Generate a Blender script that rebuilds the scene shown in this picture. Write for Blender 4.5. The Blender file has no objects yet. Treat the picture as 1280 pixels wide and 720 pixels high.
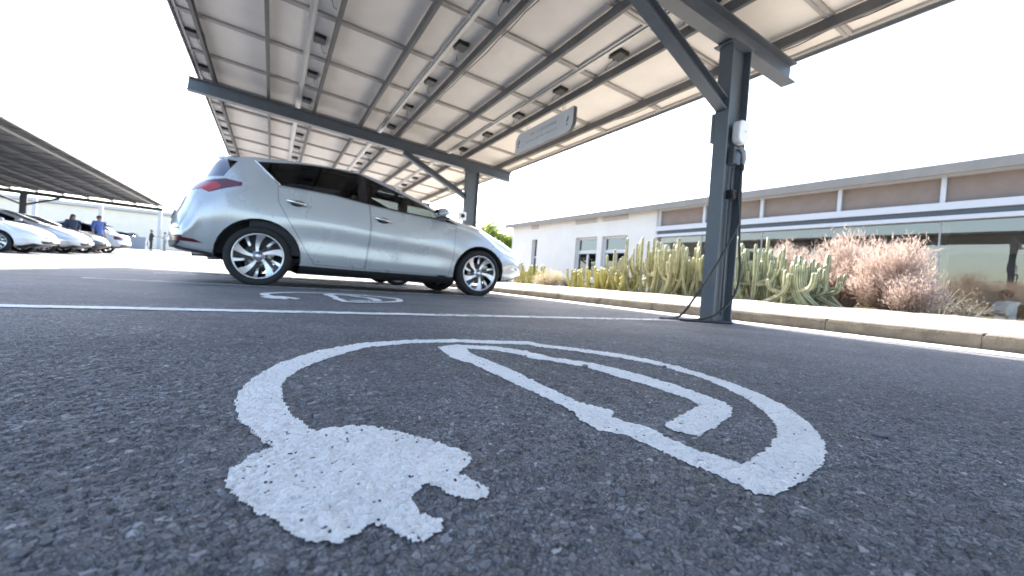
import bpy, bmesh, math, random
import numpy as np
from mathutils import Matrix, Vector
SC = bpy.context.scene
COL = SC.collection
rnd = random.Random(7)
rad = math.radians

# ------------------------------------------------------------------ materials
def newmat(name):
    m = bpy.data.materials.new(name); m.use_nodes = True
    nt = m.node_tree
    return m, nt, nt.nodes, nt.links, nt.nodes['Principled BSDF']

def setp(b, **k):
    for key, v in k.items():
        b.inputs[key.replace('_', ' ')].default_value = v

def rgba(c): return (c[0], c[1], c[2], 1.0)

def mat(name, color, rough=.5, metal=0., var=.12, scale=8., bump=0., bscale=60., coat=0., spec=.5, trans=0.):
    """Principled with object-space noise in colour and roughness, optional bump."""
    m, nt, N, L, b = newmat(name)
    tc = N.new('ShaderNodeTexCoord')
    nz = N.new('ShaderNodeTexNoise'); nz.inputs['Scale'].default_value = scale; nz.inputs['Detail'].default_value = 6
    nz.inputs['Roughness'].default_value = .65
    L.new(tc.outputs['Object'], nz.inputs['Vector'])
    mr = N.new('ShaderNodeMapRange'); mr.inputs['From Min'].default_value = .3; mr.inputs['From Max'].default_value = .7
    mr.inputs['To Min'].default_value = 1 - var; mr.inputs['To Max'].default_value = 1 + var
    L.new(nz.outputs['Fac'], mr.inputs['Value'])
    mx = N.new('ShaderNodeVectorMath'); mx.operation = 'SCALE'; mx.inputs[0].default_value = color
    L.new(mr.outputs['Result'], mx.inputs['Scale'])
    L.new(mx.outputs['Vector'], b.inputs['Base Color'])
    r2 = N.new('ShaderNodeMapRange'); r2.inputs['To Min'].default_value = max(0.02, rough - .08); r2.inputs['To Max'].default_value = min(1, rough + .08)
    L.new(nz.outputs['Fac'], r2.inputs['Value']); L.new(r2.outputs['Result'], b.inputs['Roughness'])
    setp(b, Metallic=metal)
    b.inputs['Specular IOR Level'].default_value = spec
    b.inputs['Coat Weight'].default_value = coat
    b.inputs['Coat Roughness'].default_value = .03
    if bump:
        n2 = N.new('ShaderNodeTexNoise'); n2.inputs['Scale'].default_value = bscale; n2.inputs['Detail'].default_value = 4
        L.new(tc.outputs['Object'], n2.inputs['Vector'])
        bp = N.new('ShaderNodeBump'); bp.inputs['Strength'].default_value = bump; bp.inputs['Distance'].default_value = .01
        L.new(n2.outputs['Fac'], bp.inputs['Height']); L.new(bp.outputs['Normal'], b.inputs['Normal'])
    return m

def glass_mat(name, tint, ior=1.5, rough=0., gcol=(1, 1, 1)):
    m, nt, N, L, b = newmat(name)
    N.remove(b)
    out = N['Material Output']
    tr = N.new('ShaderNodeBsdfTransparent'); tr.inputs['Color'].default_value = rgba(tint)
    gl = N.new('ShaderNodeBsdfGlossy'); gl.inputs['Roughness'].default_value = rough; gl.inputs['Color'].default_value = rgba(gcol)
    tc = N.new('ShaderNodeTexCoord'); nz = N.new('ShaderNodeTexNoise'); nz.inputs['Scale'].default_value = 1.3
    L.new(tc.outputs['Object'], nz.inputs['Vector'])
    bp = N.new('ShaderNodeBump'); bp.inputs['Strength'].default_value = .04; bp.inputs['Distance'].default_value = .02
    L.new(nz.outputs['Fac'], bp.inputs['Height']); L.new(bp.outputs['Normal'], gl.inputs['Normal'])
    ge = N.new('ShaderNodeNewGeometry'); dt = N.new('ShaderNodeVectorMath'); dt.operation = 'DOT_PRODUCT'
    L.new(ge.outputs['Incoming'], dt.inputs[0]); L.new(ge.outputs['Normal'], dt.inputs[1])
    ab = N.new('ShaderNodeMath'); ab.operation = 'ABSOLUTE'; L.new(dt.outputs['Value'], ab.inputs[0])
    om = N.new('ShaderNodeMath'); om.operation = 'SUBTRACT'; om.inputs[0].default_value = 1; L.new(ab.outputs[0], om.inputs[1])
    pw = N.new('ShaderNodeMath'); pw.operation = 'POWER'; pw.inputs[1].default_value = 5; L.new(om.outputs[0], pw.inputs[0])
    f0 = ((ior - 1) / (ior + 1)) ** 2
    fr = N.new('ShaderNodeMath'); fr.operation = 'MULTIPLY_ADD'; fr.inputs[1].default_value = 1 - f0; fr.inputs[2].default_value = f0; L.new(pw.outputs[0], fr.inputs[0])
    mx = N.new('ShaderNodeMixShader')
    L.new(fr.outputs[0], mx.inputs[0]); L.new(tr.outputs[0], mx.inputs[1]); L.new(gl.outputs[0], mx.inputs[2])
    L.new(mx.outputs[0], out.inputs['Surface'])
    return m

def asphalt_mat():
    m, nt, N, L, b = newmat('asphalt')
    def node(t, **k):
        n = N.new('ShaderNode' + t)
        for a, v in k.items():
            if a.startswith('i_'): n.inputs[a[2:].replace('_', ' ')].default_value = v
            else: setattr(n, a, v)
        return n
    def math_(op, a, c):
        n = node('Math', operation=op)
        for s, v in ((0, a), (1, c)):
            if isinstance(v, (int, float)): n.inputs[s].default_value = v
            else: L.new(v, n.inputs[s])
        return n.outputs[0]
    def rng(src, f0, f1, t0, t1):
        n = node('MapRange'); n.inputs['From Min'].default_value = f0; n.inputs['From Max'].default_value = f1; n.inputs['To Min'].default_value = t0; n.inputs['To Max'].default_value = t1
        L.new(src, n.inputs['Value']); return n.outputs[0]
    co = node('TexCoord').outputs['Object']
    def noise(scale, det=5, rough=.6, src=None):
        n = node('TexNoise', i_Scale=scale, i_Detail=det, i_Roughness=rough); L.new(src or co, n.inputs['Vector']); return n
    dn = noise(70, 3)
    ad = node('VectorMath', operation='MULTIPLY_ADD'); ad.inputs[1].default_value = (.010,) * 3
    L.new(dn.outputs['Color'], ad.inputs[0]); L.new(co, ad.inputs[2]); wc = ad.outputs[0]
    def voro(scale, feat='F1'):
        v = node('TexVoronoi', i_Scale=scale, feature=feat); L.new(wc, v.inputs['Vector']); return v
    big, sml = voro(125), voro(290)
    bige, smle = voro(125, 'DISTANCE_TO_EDGE'), voro(290, 'DISTANCE_TO_EDGE')
    def red(v):
        s = node('SeparateColor'); L.new(v.outputs['Color'], s.inputs[0]); return s.outputs
    cb, cs = red(big), red(sml)
    isbig = math_('GREATER_THAN', cb[1], .45)                      # only some cells are coarse stones, the rest is fine grit
    tone = node('Mix'); L.new(isbig, tone.inputs[0]); L.new(cs[0], tone.inputs[2]); L.new(cb[0], tone.inputs[3])
    ramp = node('ValToRGB'); cr = ramp.color_ramp
    cr.elements[0].position = 0; cr.elements[0].color = (.102, .106, .117, 1)
    cr.elements[1].position = 1; cr.elements[1].color = (.42, .43, .45, 1)
    for pos, c in ((.35, (.150, .156, .172)), (.7, (.188, .195, .213)), (.92, (.225, .233, .253)), (.975, (.29, .298, .318))):
        e = cr.elements.new(pos); e.color = rgba(c)
    L.new(tone.outputs[0], ramp.inputs[0])
    eb = rng(bige.outputs['Distance'], .0, .10, 0, 1); es = rng(smle.outputs['Distance'], .0, .10, 0, 1)
    edge = node('Mix'); L.new(isbig, edge.inputs[0]); L.new(es, edge.inputs[2]); L.new(eb, edge.inputs[3])
    crev = rng(edge.outputs[0], 0, 1, .42, 1.0)                    # tar binder between the stones
    gr = noise(520, 5, .7); gm = rng(gr.outputs['Fac'], .3, .72, .55, 1.5)
    pn = noise(1.6, 8, .62); pm = rng(pn.outputs['Fac'], .3, .7, .70, 1.30)
    mid = noise(22, 5, .65); mm = rng(mid.outputs['Fac'], .3, .7, .78, 1.22)
    stn = noise(.75, 6, .55); sf = rng(stn.outputs['Fac'], .56, .66, 1.0, .74)      # old oil and tyre stains
    k = math_('MULTIPLY', math_('MULTIPLY', math_('MULTIPLY', crev, gm), math_('MULTIPLY', pm, mm)), sf)
    sc = node('VectorMath', operation='SCALE'); L.new(ramp.outputs[0], sc.inputs[0]); L.new(k, sc.inputs['Scale'])
    bn = noise(2.4, 9, .7); bf = rng(bn.outputs['Fac'], .52, .72, 0, .45)
    bx = node('Mix', data_type='RGBA'); L.new(bf, bx.inputs[0]); L.new(sc.outputs[0], bx.inputs[6]); bx.inputs[7].default_value = (.19, .16, .135, 1)
    L.new(bx.outputs[2], b.inputs['Base Color'])
    b.inputs['Roughness'].default_value = .70; b.inputs['Specular IOR Level'].default_value = .5
    dome = node('Mix'); L.new(isbig, dome.inputs[0]); L.new(math_('MULTIPLY', es, .45), dome.inputs[2]); L.new(eb, dome.inputs[3])
    hh = math_('ADD', dome.outputs[0], math_('MULTIPLY', gr.outputs['Fac'], .5))
    bp = node('Bump', i_Strength=.95, i_Distance=.0035); L.new(hh, bp.inputs['Height']); L.new(bp.outputs['Normal'], b.inputs['Normal'])
    return m

def paint_mat(name='road_paint', col=(.88, .88, .87)):
    m, nt, N, L, b = newmat(name)
    tc = N.new('ShaderNodeTexCoord'); co = tc.outputs['Object']
    n1 = N.new('ShaderNodeTexNoise'); n1.inputs['Scale'].default_value = 220; n1.inputs['Detail'].default_value = 5; n1.inputs['Roughness'].default_value = .65
    L.new(co, n1.inputs['Vector'])
    n2 = N.new('ShaderNodeTexNoise'); n2.inputs['Scale'].default_value = 9; n2.inputs['Detail'].default_value = 6
    L.new(co, n2.inputs['Vector'])
    rp = N.new('ShaderNodeValToRGB'); e = rp.color_ramp.elements
    e[0].position = .28; e[0].color = (.36, .36, .37, 1); e[1].position = .40; e[1].color = rgba(col)
    L.new(n1.outputs['Fac'], rp.inputs[0])
    pm = N.new('ShaderNodeMapRange'); pm.inputs['From Min'].default_value = .3; pm.inputs['From Max'].default_value = .7; pm.inputs['To Min'].default_value = .93; pm.inputs['To Max'].default_value = 1.03
    L.new(n2.outputs['Fac'], pm.inputs['Value'])
    sc = N.new('ShaderNodeVectorMath'); sc.operation = 'SCALE'; L.new(rp.outputs[0], sc.inputs[0]); L.new(pm.outputs[0], sc.inputs['Scale'])
    L.new(sc.outputs[0], b.inputs['Base Color'])
    b.inputs['Roughness'].default_value = .62
    bp = N.new('ShaderNodeBump'); bp.inputs['Strength'].default_value = 1.0; bp.inputs['Distance'].default_value = .006
    L.new(n1.outputs['Fac'], bp.inputs['Height']); L.new(bp.outputs['Normal'], b.inputs['Normal'])
    return m

def attr_mat(name, dark, light, attr='ridge', rough=.55, scale=30, var=.25, transl=0.):
    m, nt, N, L, b = newmat(name)
    at = N.new('ShaderNodeAttribute'); at.attribute_name = attr
    mx = N.new('ShaderNodeMix'); mx.data_type = 'RGBA'; L.new(at.outputs['Fac'], mx.inputs[0]); mx.inputs[6].default_value = rgba(dark); mx.inputs[7].default_value = rgba(light)
    tc = N.new('ShaderNodeTexCoord'); nz = N.new('ShaderNodeTexNoise'); nz.inputs['Scale'].default_value = scale; nz.inputs['Detail'].default_value = 5
    L.new(tc.outputs['Object'], nz.inputs['Vector'])
    mr = N.new('ShaderNodeMapRange'); mr.inputs['From Min'].default_value = .3; mr.inputs['From Max'].default_value = .7; mr.inputs['To Min'].default_value = 1 - var; mr.inputs['To Max'].default_value = 1 + var
    L.new(nz.outputs['Fac'], mr.inputs['Value'])
    sc = N.new('ShaderNodeVectorMath'); sc.operation = 'SCALE'; L.new(mx.outputs[2], sc.inputs[0]); L.new(mr.outputs[0], sc.inputs['Scale'])
    L.new(sc.outputs[0], b.inputs['Base Color']); b.inputs['Roughness'].default_value = rough
    if transl:
        out = N['Material Output']; t = N.new('ShaderNodeBsdfTranslucent'); L.new(sc.outputs[0], t.inputs['Color'])
        ms = N.new('ShaderNodeMixShader'); ms.inputs[0].default_value = transl
        L.new(b.outputs[0], ms.inputs[1]); L.new(t.outputs[0], ms.inputs[2]); L.new(ms.outputs[0], out.inputs['Surface'])
    return m

M = {}
M['asphalt'] = asphalt_mat()
M['paint'] = paint_mat()
M['kerb'] = mat('kerb_stone', (.145, .12, .092), .9, var=.42, scale=7, bump=.8, bscale=70)
M['pave'] = mat('pale_paving', (.52, .49, .44), .85, var=.12, scale=5, bump=.3, bscale=120)
M['soil'] = mat('bed_gravel', (.36, .31, .25), .95, var=.3, scale=18, bump=.9, bscale=80)
M['steel'] = mat('painted_steel', (.090, .104, .121), .42, var=.10, scale=5, bump=.05, bscale=30)
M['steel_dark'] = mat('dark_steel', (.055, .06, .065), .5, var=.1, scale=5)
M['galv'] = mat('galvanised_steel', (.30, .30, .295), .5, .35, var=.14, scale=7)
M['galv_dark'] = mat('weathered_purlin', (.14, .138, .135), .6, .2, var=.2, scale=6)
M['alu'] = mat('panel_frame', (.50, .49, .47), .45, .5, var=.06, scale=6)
M['alu_dark'] = mat('panel_frame_shaded', (.36, .335, .31), .5, .3, var=.1, scale=6)  # cross bars of the panel frames; shade is put into this darker colour
M['black'] = mat('black_plastic', (.018, .018, .02), .45, var=.2, scale=20)
M['rubber'] = mat('rubber', (.013, .013, .014), .8, var=.2, scale=25, bump=.15, bscale=140)
M['cable'] = mat('cable_rubber', (.02, .022, .026), .55, var=.2, scale=20)
M['white_plastic'] = mat('white_plastic', (.78, .78, .80), .3, var=.03, scale=5)
M['grey_plastic'] = mat('grey_plastic', (.33, .35, .38), .45, var=.06, scale=9)
M['sign'] = mat('sign_board', (.62, .64, .67), .55, var=.05, scale=6)
M['sign_ink'] = mat('sign_lettering', (.36, .37, .40), .6, var=.05)
M['sign_dark'] = mat('sign_mark', (.04, .04, .045), .6, var=.05)
M['wall_white'] = mat('white_render', (.56, .54, .505), .85, var=.05, scale=1.6, bump=.15, bscale=60)
M['roof_slab'] = mat('roof_edge', (.215, .20, .18), .75, var=.1, scale=3)
M['frame_white'] = mat('white_frame', (.47, .48, .50), .45, var=.04)
M['brown'] = mat('brown_screen', (.20, .155, .13), .8, var=.12, scale=3, bump=.2, bscale=200)
M['blue_dark'] = mat('dark_blind', (.06, .07, .085), .6, var=.1)
M['vent_grey'] = mat('vent_board', (.36, .33, .31), .8, var=.08)
M['glass'] = glass_mat('window_glass', (.90, .91, .90), 1.95, 0., (1, .94, .86))
M['glass_win'] = glass_mat('small_window_glass', (.45, .5, .52), 2.1)
M['inner_wall'] = mat('inner_wall', (.42, .42, .39), .9, var=.06)
M['inner_floor'] = mat('inner_floor', (.25, .23, .2), .5, var=.1)
M['wood'] = mat('wood', (.22, .13, .07), .5, var=.3, scale=14)
M['rear_cream'] = mat('cream_render', (.92, .80, .63), .85, var=.04, scale=1)
M['grey_wall'] = mat('grey_wall', (.26, .27, .29), .85, var=.1, scale=2)
M['skin'] = mat('skin', (.36, .20, .14), .55, var=.08, scale=30)
M['hair'] = mat('hair', (.018, .013, .011), .6, var=.3, scale=60)
M['bark'] = mat('bark', (.16, .12, .085), .9, var=.3, scale=12, bump=.8, bscale=30)
M['stone_chip'] = mat('stone_chip', (.15, .155, .17), .75, var=.3, scale=60, bump=.5, bscale=200)
def backsheet():
    m = mat('panel_backsheet', (.79, .735, .67), .6, var=.085, scale=1.3)
    nt = m.node_tree; N = nt.nodes; L = nt.links; b = N['Principled BSDF']; out = N['Material Output']
    t = N.new('ShaderNodeBsdfTranslucent'); t.inputs['Color'].default_value = (.6, .55, .48, 1)
    ms = N.new('ShaderNodeMixShader'); ms.inputs[0].default_value = .06
    L.new(b.outputs[0], ms.inputs[1]); L.new(t.outputs[0], ms.inputs[2]); L.new(ms.outputs[0], out.inputs['Surface'])
    return m
M['back'] = backsheet()
M['cell'] = mat('solar_cell', (.02, .025, .05), .15, var=.1)
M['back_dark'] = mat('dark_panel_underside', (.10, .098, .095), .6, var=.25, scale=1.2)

# ------------------------------------------------------------------ mesh helpers
class MB:
    def __init__(s): s.v = []; s.f = []; s.m = []; s.sm = []
    def add(s, vs, fs, mi=0, smooth=False):
        o = len(s.v); s.v += [tuple(p) for p in vs]
        for f in fs: s.f.append([o + i for i in f]); s.m.append(mi); s.sm.append(smooth)
    def box(s, c, size, rot=None, mi=0):
        hx, hy, hz = size[0] / 2, size[1] / 2, size[2] / 2
        P = [Vector((sx * hx, sy * hy, sz * hz)) for sz in (-1, 1) for sx, sy in ((-1, -1), (1, -1), (1, 1), (-1, 1))]
        if rot is not None: P = [rot @ p for p in P]
        c = Vector(c)
        s.add([p + c for p in P], [(3, 2, 1, 0), (4, 5, 6, 7), (0, 1, 5, 4), (1, 2, 6, 5), (2, 3, 7, 6), (3, 0, 4, 7)], mi)
    def bar(s, p, q, w, h, up=(0, 0, 1), mi=0):
        p, q = Vector(p), Vector(q); d = (q - p); l = d.length; d.normalize()
        up = Vector(up); side = d.cross(up).normalized(); u2 = side.cross(d)
        R = Matrix((d, side, u2)).transposed()
        s.box((p + q) / 2, (l, w, h), R, mi)
    def ibeam(s, p, q, w, h, tf=.014, tw=.01, up=(0, 0, 1), mi=0):
        p, q = Vector(p), Vector(q); d = (q - p).normalized(); side = d.cross(Vector(up)).normalized(); u2 = side.cross(d)
        prof = [(-w/2, -h/2), (w/2, -h/2), (w/2, -h/2+tf), (tw/2, -h/2+tf), (tw/2, h/2-tf), (w/2, h/2-tf), (w/2, h/2), (-w/2, h/2), (-w/2, h/2-tf), (-tw/2, h/2-tf), (-tw/2, -h/2+tf), (-w/2, -h/2+tf)]
        s.extr(p, q, prof, side, u2, mi)
    def cbeam(s, p, q, w, h, t=.004, up=(0, 0, 1), flip=1, mi=0):
        p, q = Vector(p), Vector(q); d = (q - p).normalized(); side = d.cross(Vector(up)).normalized() * flip; u2 = side.cross(d) * flip
        prof = [(-w/2, -h/2), (w/2, -h/2), (w/2, -h/2+.015), (w/2-t, -h/2+.015), (w/2-t, -h/2+t), (-w/2+t, -h/2+t), (-w/2+t, h/2-t), (w/2-t, h/2-t), (w/2-t, h/2-.015), (w/2, h/2-.015), (w/2, h/2), (-w/2, h/2)]
        s.extr(p, q, prof, side, u2, mi)
    def extr(s, p, q, prof, side, up, mi=0):
        n = len(prof)
        vs = [p + side * a + up * b for a, b in prof] + [q + side * a + up * b for a, b in prof]
        fs = [(i, (i + 1) % n, n + (i + 1) % n, n + i) for i in range(n)] + [tuple(range(n))[::-1], tuple(range(n, 2 * n))]
        s.add(vs, fs, mi)
    def tube(s, pts, r, n=8, mi=0, closed=False):
        pts = [Vector(p) for p in pts]; rings = []
        prev = None
        for i, p in enumerate(pts):
            a = pts[max(0, i - 1)]; b = pts[min(len(pts) - 1, i + 1)]
            d = (b - a).normalized()
            if prev is None:
                x = d.cross(Vector((.13, .27, .95))).normalized()
            else:
                x = (prev - d * prev.dot(d)).normalized()
            prev = x; y = d.cross(x)
            rr = r[i] if isinstance(r, (list, tuple)) else r
            rings.append([p + (x * math.cos(2 * math.pi * k / n) + y * math.sin(2 * math.pi * k / n)) * rr for k in range(n)])
        vs = [v for R in rings for v in R]; fs = []
        for i in range(len(rings) - 1):
            for k in range(n):
                fs.append((i * n + k, i * n + (k + 1) % n, (i + 1) * n + (k + 1) % n, (i + 1) * n + k))
        fs.append(tuple(range(n))[::-1]); fs.append(tuple((len(rings) - 1) * n + k for k in range(n)))
        s.add(vs, fs, mi, True)
    def lathe(s, prof, n, c=(0, 0, 0), axis='z', mi=0, smooth=True, close=False):
        """prof: (radius, height) list revolved round axis."""
        vs = []
        for r, h in prof:
            for k in range(n):
                a = 2 * math.pi * k / n; x, y = r * math.cos(a), r * math.sin(a)
                vs.append({'z': (x, y, h), 'y': (x, h, y), 'x': (h, x, y)}[axis])
        m = len(prof); fs = []
        rng = range(m) if close else range(m - 1)
        for i in rng:
            j = (i + 1) % m
            for k in range(n): fs.append((i * n + k, i * n + (k + 1) % n, j * n + (k + 1) % n, j * n + k))
        s.add([Vector(v) + Vector(c) for v in vs], fs, mi, smooth)
    def prism(s, poly, z0, z1, fn=None, mi=0):
        """poly (a,b) list extruded from z0 to z1 through fn(a,b,z)->point."""
        fn = fn or (lambda a, b, z: (a, b, z)); n = len(poly)
        vs = [fn(a, b, z0) for a, b in poly] + [fn(a, b, z1) for a, b in poly]
        s.add(vs, [(i, (i + 1) % n, n + (i + 1) % n, n + i) for i in range(n)] + [tuple(range(n))[::-1], tuple(range(n, 2 * n))], mi)
    def sphere(s, c, r, n=12, m=8, mi=0, sc=(1, 1, 1)):
        vs = []; fs = []
        for i in range(m + 1):
            t = math.pi * i / m
            for k in range(n):
                a = 2 * math.pi * k / n
                vs.append((c[0] + r * sc[0] * math.sin(t) * math.cos(a), c[1] + r * sc[1] * math.sin(t) * math.sin(a), c[2] + r * sc[2] * math.cos(t)))
        for i in range(m):
            for k in range(n): fs.append((i * n + k, (i + 1) * n + k, (i + 1) * n + (k + 1) % n, i * n + (k + 1) % n))
        s.add(vs, fs, mi, True)
    def mesh(s, name, mats):
        me = bpy.data.meshes.new(name); me.from_pydata(s.v, [], s.f); 
        for m in (mats if isinstance(mats, (list, tuple)) else [mats]): me.materials.append(m)
        me.polygons.foreach_set('material_index', s.m); me.polygons.foreach_set('use_smooth', s.sm)
        me.validate(); me.update()
        bm = bmesh.new(); bm.from_mesh(me); bmesh.ops.recalc_face_normals(bm, faces=bm.faces); bm.to_mesh(me); bm.free()
        return me
    def build(s, name, mats, parent=None, bevel=0):
        return link(name, s.mesh(name, mats), parent, bevel)

def link(name, me, parent=None, bevel=0):
    o = bpy.data.objects.new(name, me); COL.objects.link(o)
    if parent is not None: o.parent = parent
    if bevel:
        b = o.modifiers.new('bevel', 'BEVEL'); b.width = bevel; b.segments = 2; b.limit_method = 'ANGLE'; b.angle_limit = rad(40)
    return o

def tag(o, label=None, cat=None, group=None, kind=None):
    if label: o['label'] = label
    if cat: o['category'] = cat
    if group: o['group'] = group
    if kind: o['kind'] = kind
    return o

def empty(name, loc=(0, 0, 0), rz=0, parent=None):
    o = bpy.data.objects.new(name, None); COL.objects.link(o); o.location = loc; o.rotation_euler = (0, 0, rz); o.empty_display_size = .2
    if parent is not None: o.parent = parent
    return o

def copy_tree(o, parent=None):
    c = o.copy(); COL.objects.link(c); c.parent = parent
    if parent is not None: c.matrix_parent_inverse = o.matrix_parent_inverse
    for ch in list(o.children): copy_tree(ch, c)
    return c

def pchip(xs, ys):
    xs = np.array(xs, float); ys = np.array(ys, float); h = np.diff(xs); d = np.diff(ys) / h
    m = np.zeros_like(ys)
    for i in range(1, len(xs) - 1):
        if d[i - 1] * d[i] > 0:
            w1 = 2 * h[i] + h[i - 1]; w2 = h[i] + 2 * h[i - 1]; m[i] = (w1 + w2) / (w1 / d[i - 1] + w2 / d[i])
    m[0] = d[0]; m[-1] = d[-1]
    def f(x):
        x = min(max(x, xs[0]), xs[-1]); i = min(max(int(np.searchsorted(xs, x)) - 1, 0), len(h) - 1); t = (x - xs[i]) / h[i]
        return ((2*t**3-3*t**2+1)*ys[i] + (t**3-2*t**2+t)*h[i]*m[i] + (-2*t**3+3*t**2)*ys[i+1] + (t**3-t**2)*h[i]*m[i+1])
    return f

def smoothstep(a, b, x):
    t = np.clip((x - a) / (b - a), 0, 1); return t * t * (3 - 2 * t)

def in_poly(px, py, poly):
    """vectorised point in polygon"""
    px = np.asarray(px); py = np.asarray(py); c = np.zeros(px.shape, bool); n = len(poly); j = n - 1
    for i in range(n):
        xi, yi = poly[i]; xj, yj = poly[j]
        if yi != yj:
            c ^= ((yi > py) != (yj > py)) & (px < (xj - xi) * (py - yi) / (yj - yi) + xi)
        j = i
    return c

def rise(y):
    """the lot climbs gently away from the camera"""
    y = np.asarray(y, float); t = np.maximum(0, y - 15.)
    return .027 * t * t / (t + 5.)

# ------------------------------------------------------------------ ground
def hash2(i, j, k):
    n = (i.astype(np.int64) * 374761393 + j.astype(np.int64) * 668265263 + k * 1274126177) & 0xffffffff
    n = ((n ^ (n >> 13)) * 1103515245) & 0xffffffff
    n = ((n ^ (n >> 16)) * 2246822519) & 0xffffffff
    return ((n ^ (n >> 15)) & 0xffffff) / float(0xffffff)

def vnoise(x, y, s, k):
    x = x * s; y = y * s; i = np.floor(x).astype(int); j = np.floor(y).astype(int); fx = x - i; fy = y - j
    fx = fx * fx * (3 - 2 * fx); fy = fy * fy * (3 - 2 * fy)
    a = hash2(i, j, k); b = hash2(i + 1, j, k); c = hash2(i, j + 1, k); d = hash2(i + 1, j + 1, k)
    return (a * (1 - fx) + b * fx) * (1 - fy) + (c * (1 - fx) + d * fx) * fy

def stones(x, y):
    """height field of the exposed aggregate near the camera, plus a tint per stone"""
    h = np.zeros_like(x); tint = np.full_like(x, .3)
    for cell, amp, dens, k in ((.0065, .0022, .95, 1), (.011, .0040, .66, 11), (.023, .0052, .13, 31)):
        i0 = np.floor(x / cell).astype(int); j0 = np.floor(y / cell).astype(int)
        for di in (-1, 0, 1):
            for dj in (-1, 0, 1):
                i = i0 + di; j = j0 + dj
                cx = (i + .5 + .8 * (hash2(i, j, k) - .5)) * cell; cy = (j + .5 + .8 * (hash2(i, j, k + 1) - .5)) * cell
                r = cell * (.38 + .34 * hash2(i, j, k + 2)); on = hash2(i, j, k + 3) < dens
                an = hash2(i, j, k + 4) * math.pi; ca = np.cos(an); sa = np.sin(an); asp = .6 + .4 * hash2(i, j, k + 5)
                dx = x - cx; dy = y - cy; u = (dx * ca + dy * sa); v = (-dx * sa + dy * ca) / asp
                q = 1 - (u * u + v * v) / (r * r)
                hh = np.where(on & (q > 0), amp * (.55 + .45 * hash2(i, j, k + 6)) * np.minimum(1, np.sqrt(np.maximum(q, 0)) * 1.25), 0)
                top = hh > h
                tint = np.where(top, hash2(i, j, k + 7) ** 1.6, tint); h = np.maximum(h, hh)
    h += .0012 * (vnoise(x, y, 300, 51) - .5) + .004 * (vnoise(x, y, 9, 52) - .5) + .0015 * (vnoise(x, y, 40, 53) - .5)
    return h, tint

NX0, NX1, NY0, NY1 = -1.1, 1.6, -.05, 1.5
def near_mask(x, y):
    return .85 * np.clip((x + 3.0) / 2.2, 0, 1) * np.clip((4.2 - x) / 3.2, 0, 1) * smoothstep(NY0, NY0 + .15, y) * np.clip((4.6 - y) / 3.9, 0, 1)

def grow(a, step, limit, sign):
    out = []; 
    while abs(a) < limit:
        step *= 1.018 if abs(a) < 4.5 else 1.25; a += sign * step; out.append(a)
    return out

def grid_mesh(name, xs, ys, z, m, keep=None):
    nx, ny = len(xs), len(ys)
    X, Y = np.meshgrid(xs, ys)
    co = np.stack([X, Y, z], -1).reshape(-1, 3).astype(np.float32)
    a = (np.arange(ny - 1)[:, None] * nx + np.arange(nx - 1)[None, :])
    q = np.stack([a, a + 1, a + nx + 1, a + nx], -1).reshape(-1, 4)
    if keep is not None:
        q = q[keep.reshape(-1)]
        used = np.unique(q); mp = np.full(len(co), -1); mp[used] = np.arange(len(used)); q = mp[q]; co = co[used]
    else: used = None
    me = bpy.data.meshes.new(name); me.vertices.add(len(co)); me.vertices.foreach_set('co', co.ravel())
    me.loops.add(q.size); me.loops.foreach_set('vertex_index', q.ravel().astype(np.int32))
    me.polygons.add(len(q)); me.polygons.foreach_set('loop_start', np.arange(len(q), dtype=np.int32) * 4)
    me.update(calc_edges=True); me.polygons.foreach_set('use_smooth', np.ones(len(q), bool)); me.materials.append(m)
    return me, used

st = .0034
xs = list(np.arange(NX0, NX1, st)); ys = list(np.arange(NY0, NY1, st))
xs = np.array(grow(xs[0], st, 420, -1)[::-1] + xs + grow(xs[-1], st, 420, 1)); ys = np.array(grow(ys[0], st, 420, -1)[::-1] + ys + grow(ys[-1], st, 420, 1))
X, Y = np.meshgrid(xs, ys); nm = near_mask(X, Y)
h, tint = stones(X, Y)
Zg = h * nm + rise(Y) - .012 * smoothstep(30, 60, np.abs(X) + np.abs(Y))
me, _ = grid_mesh('ground', xs, ys, Zg, M['asphalt'])
tag(link('ground', me), 'grey asphalt of the car park with exposed stones', kind='structure')

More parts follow.
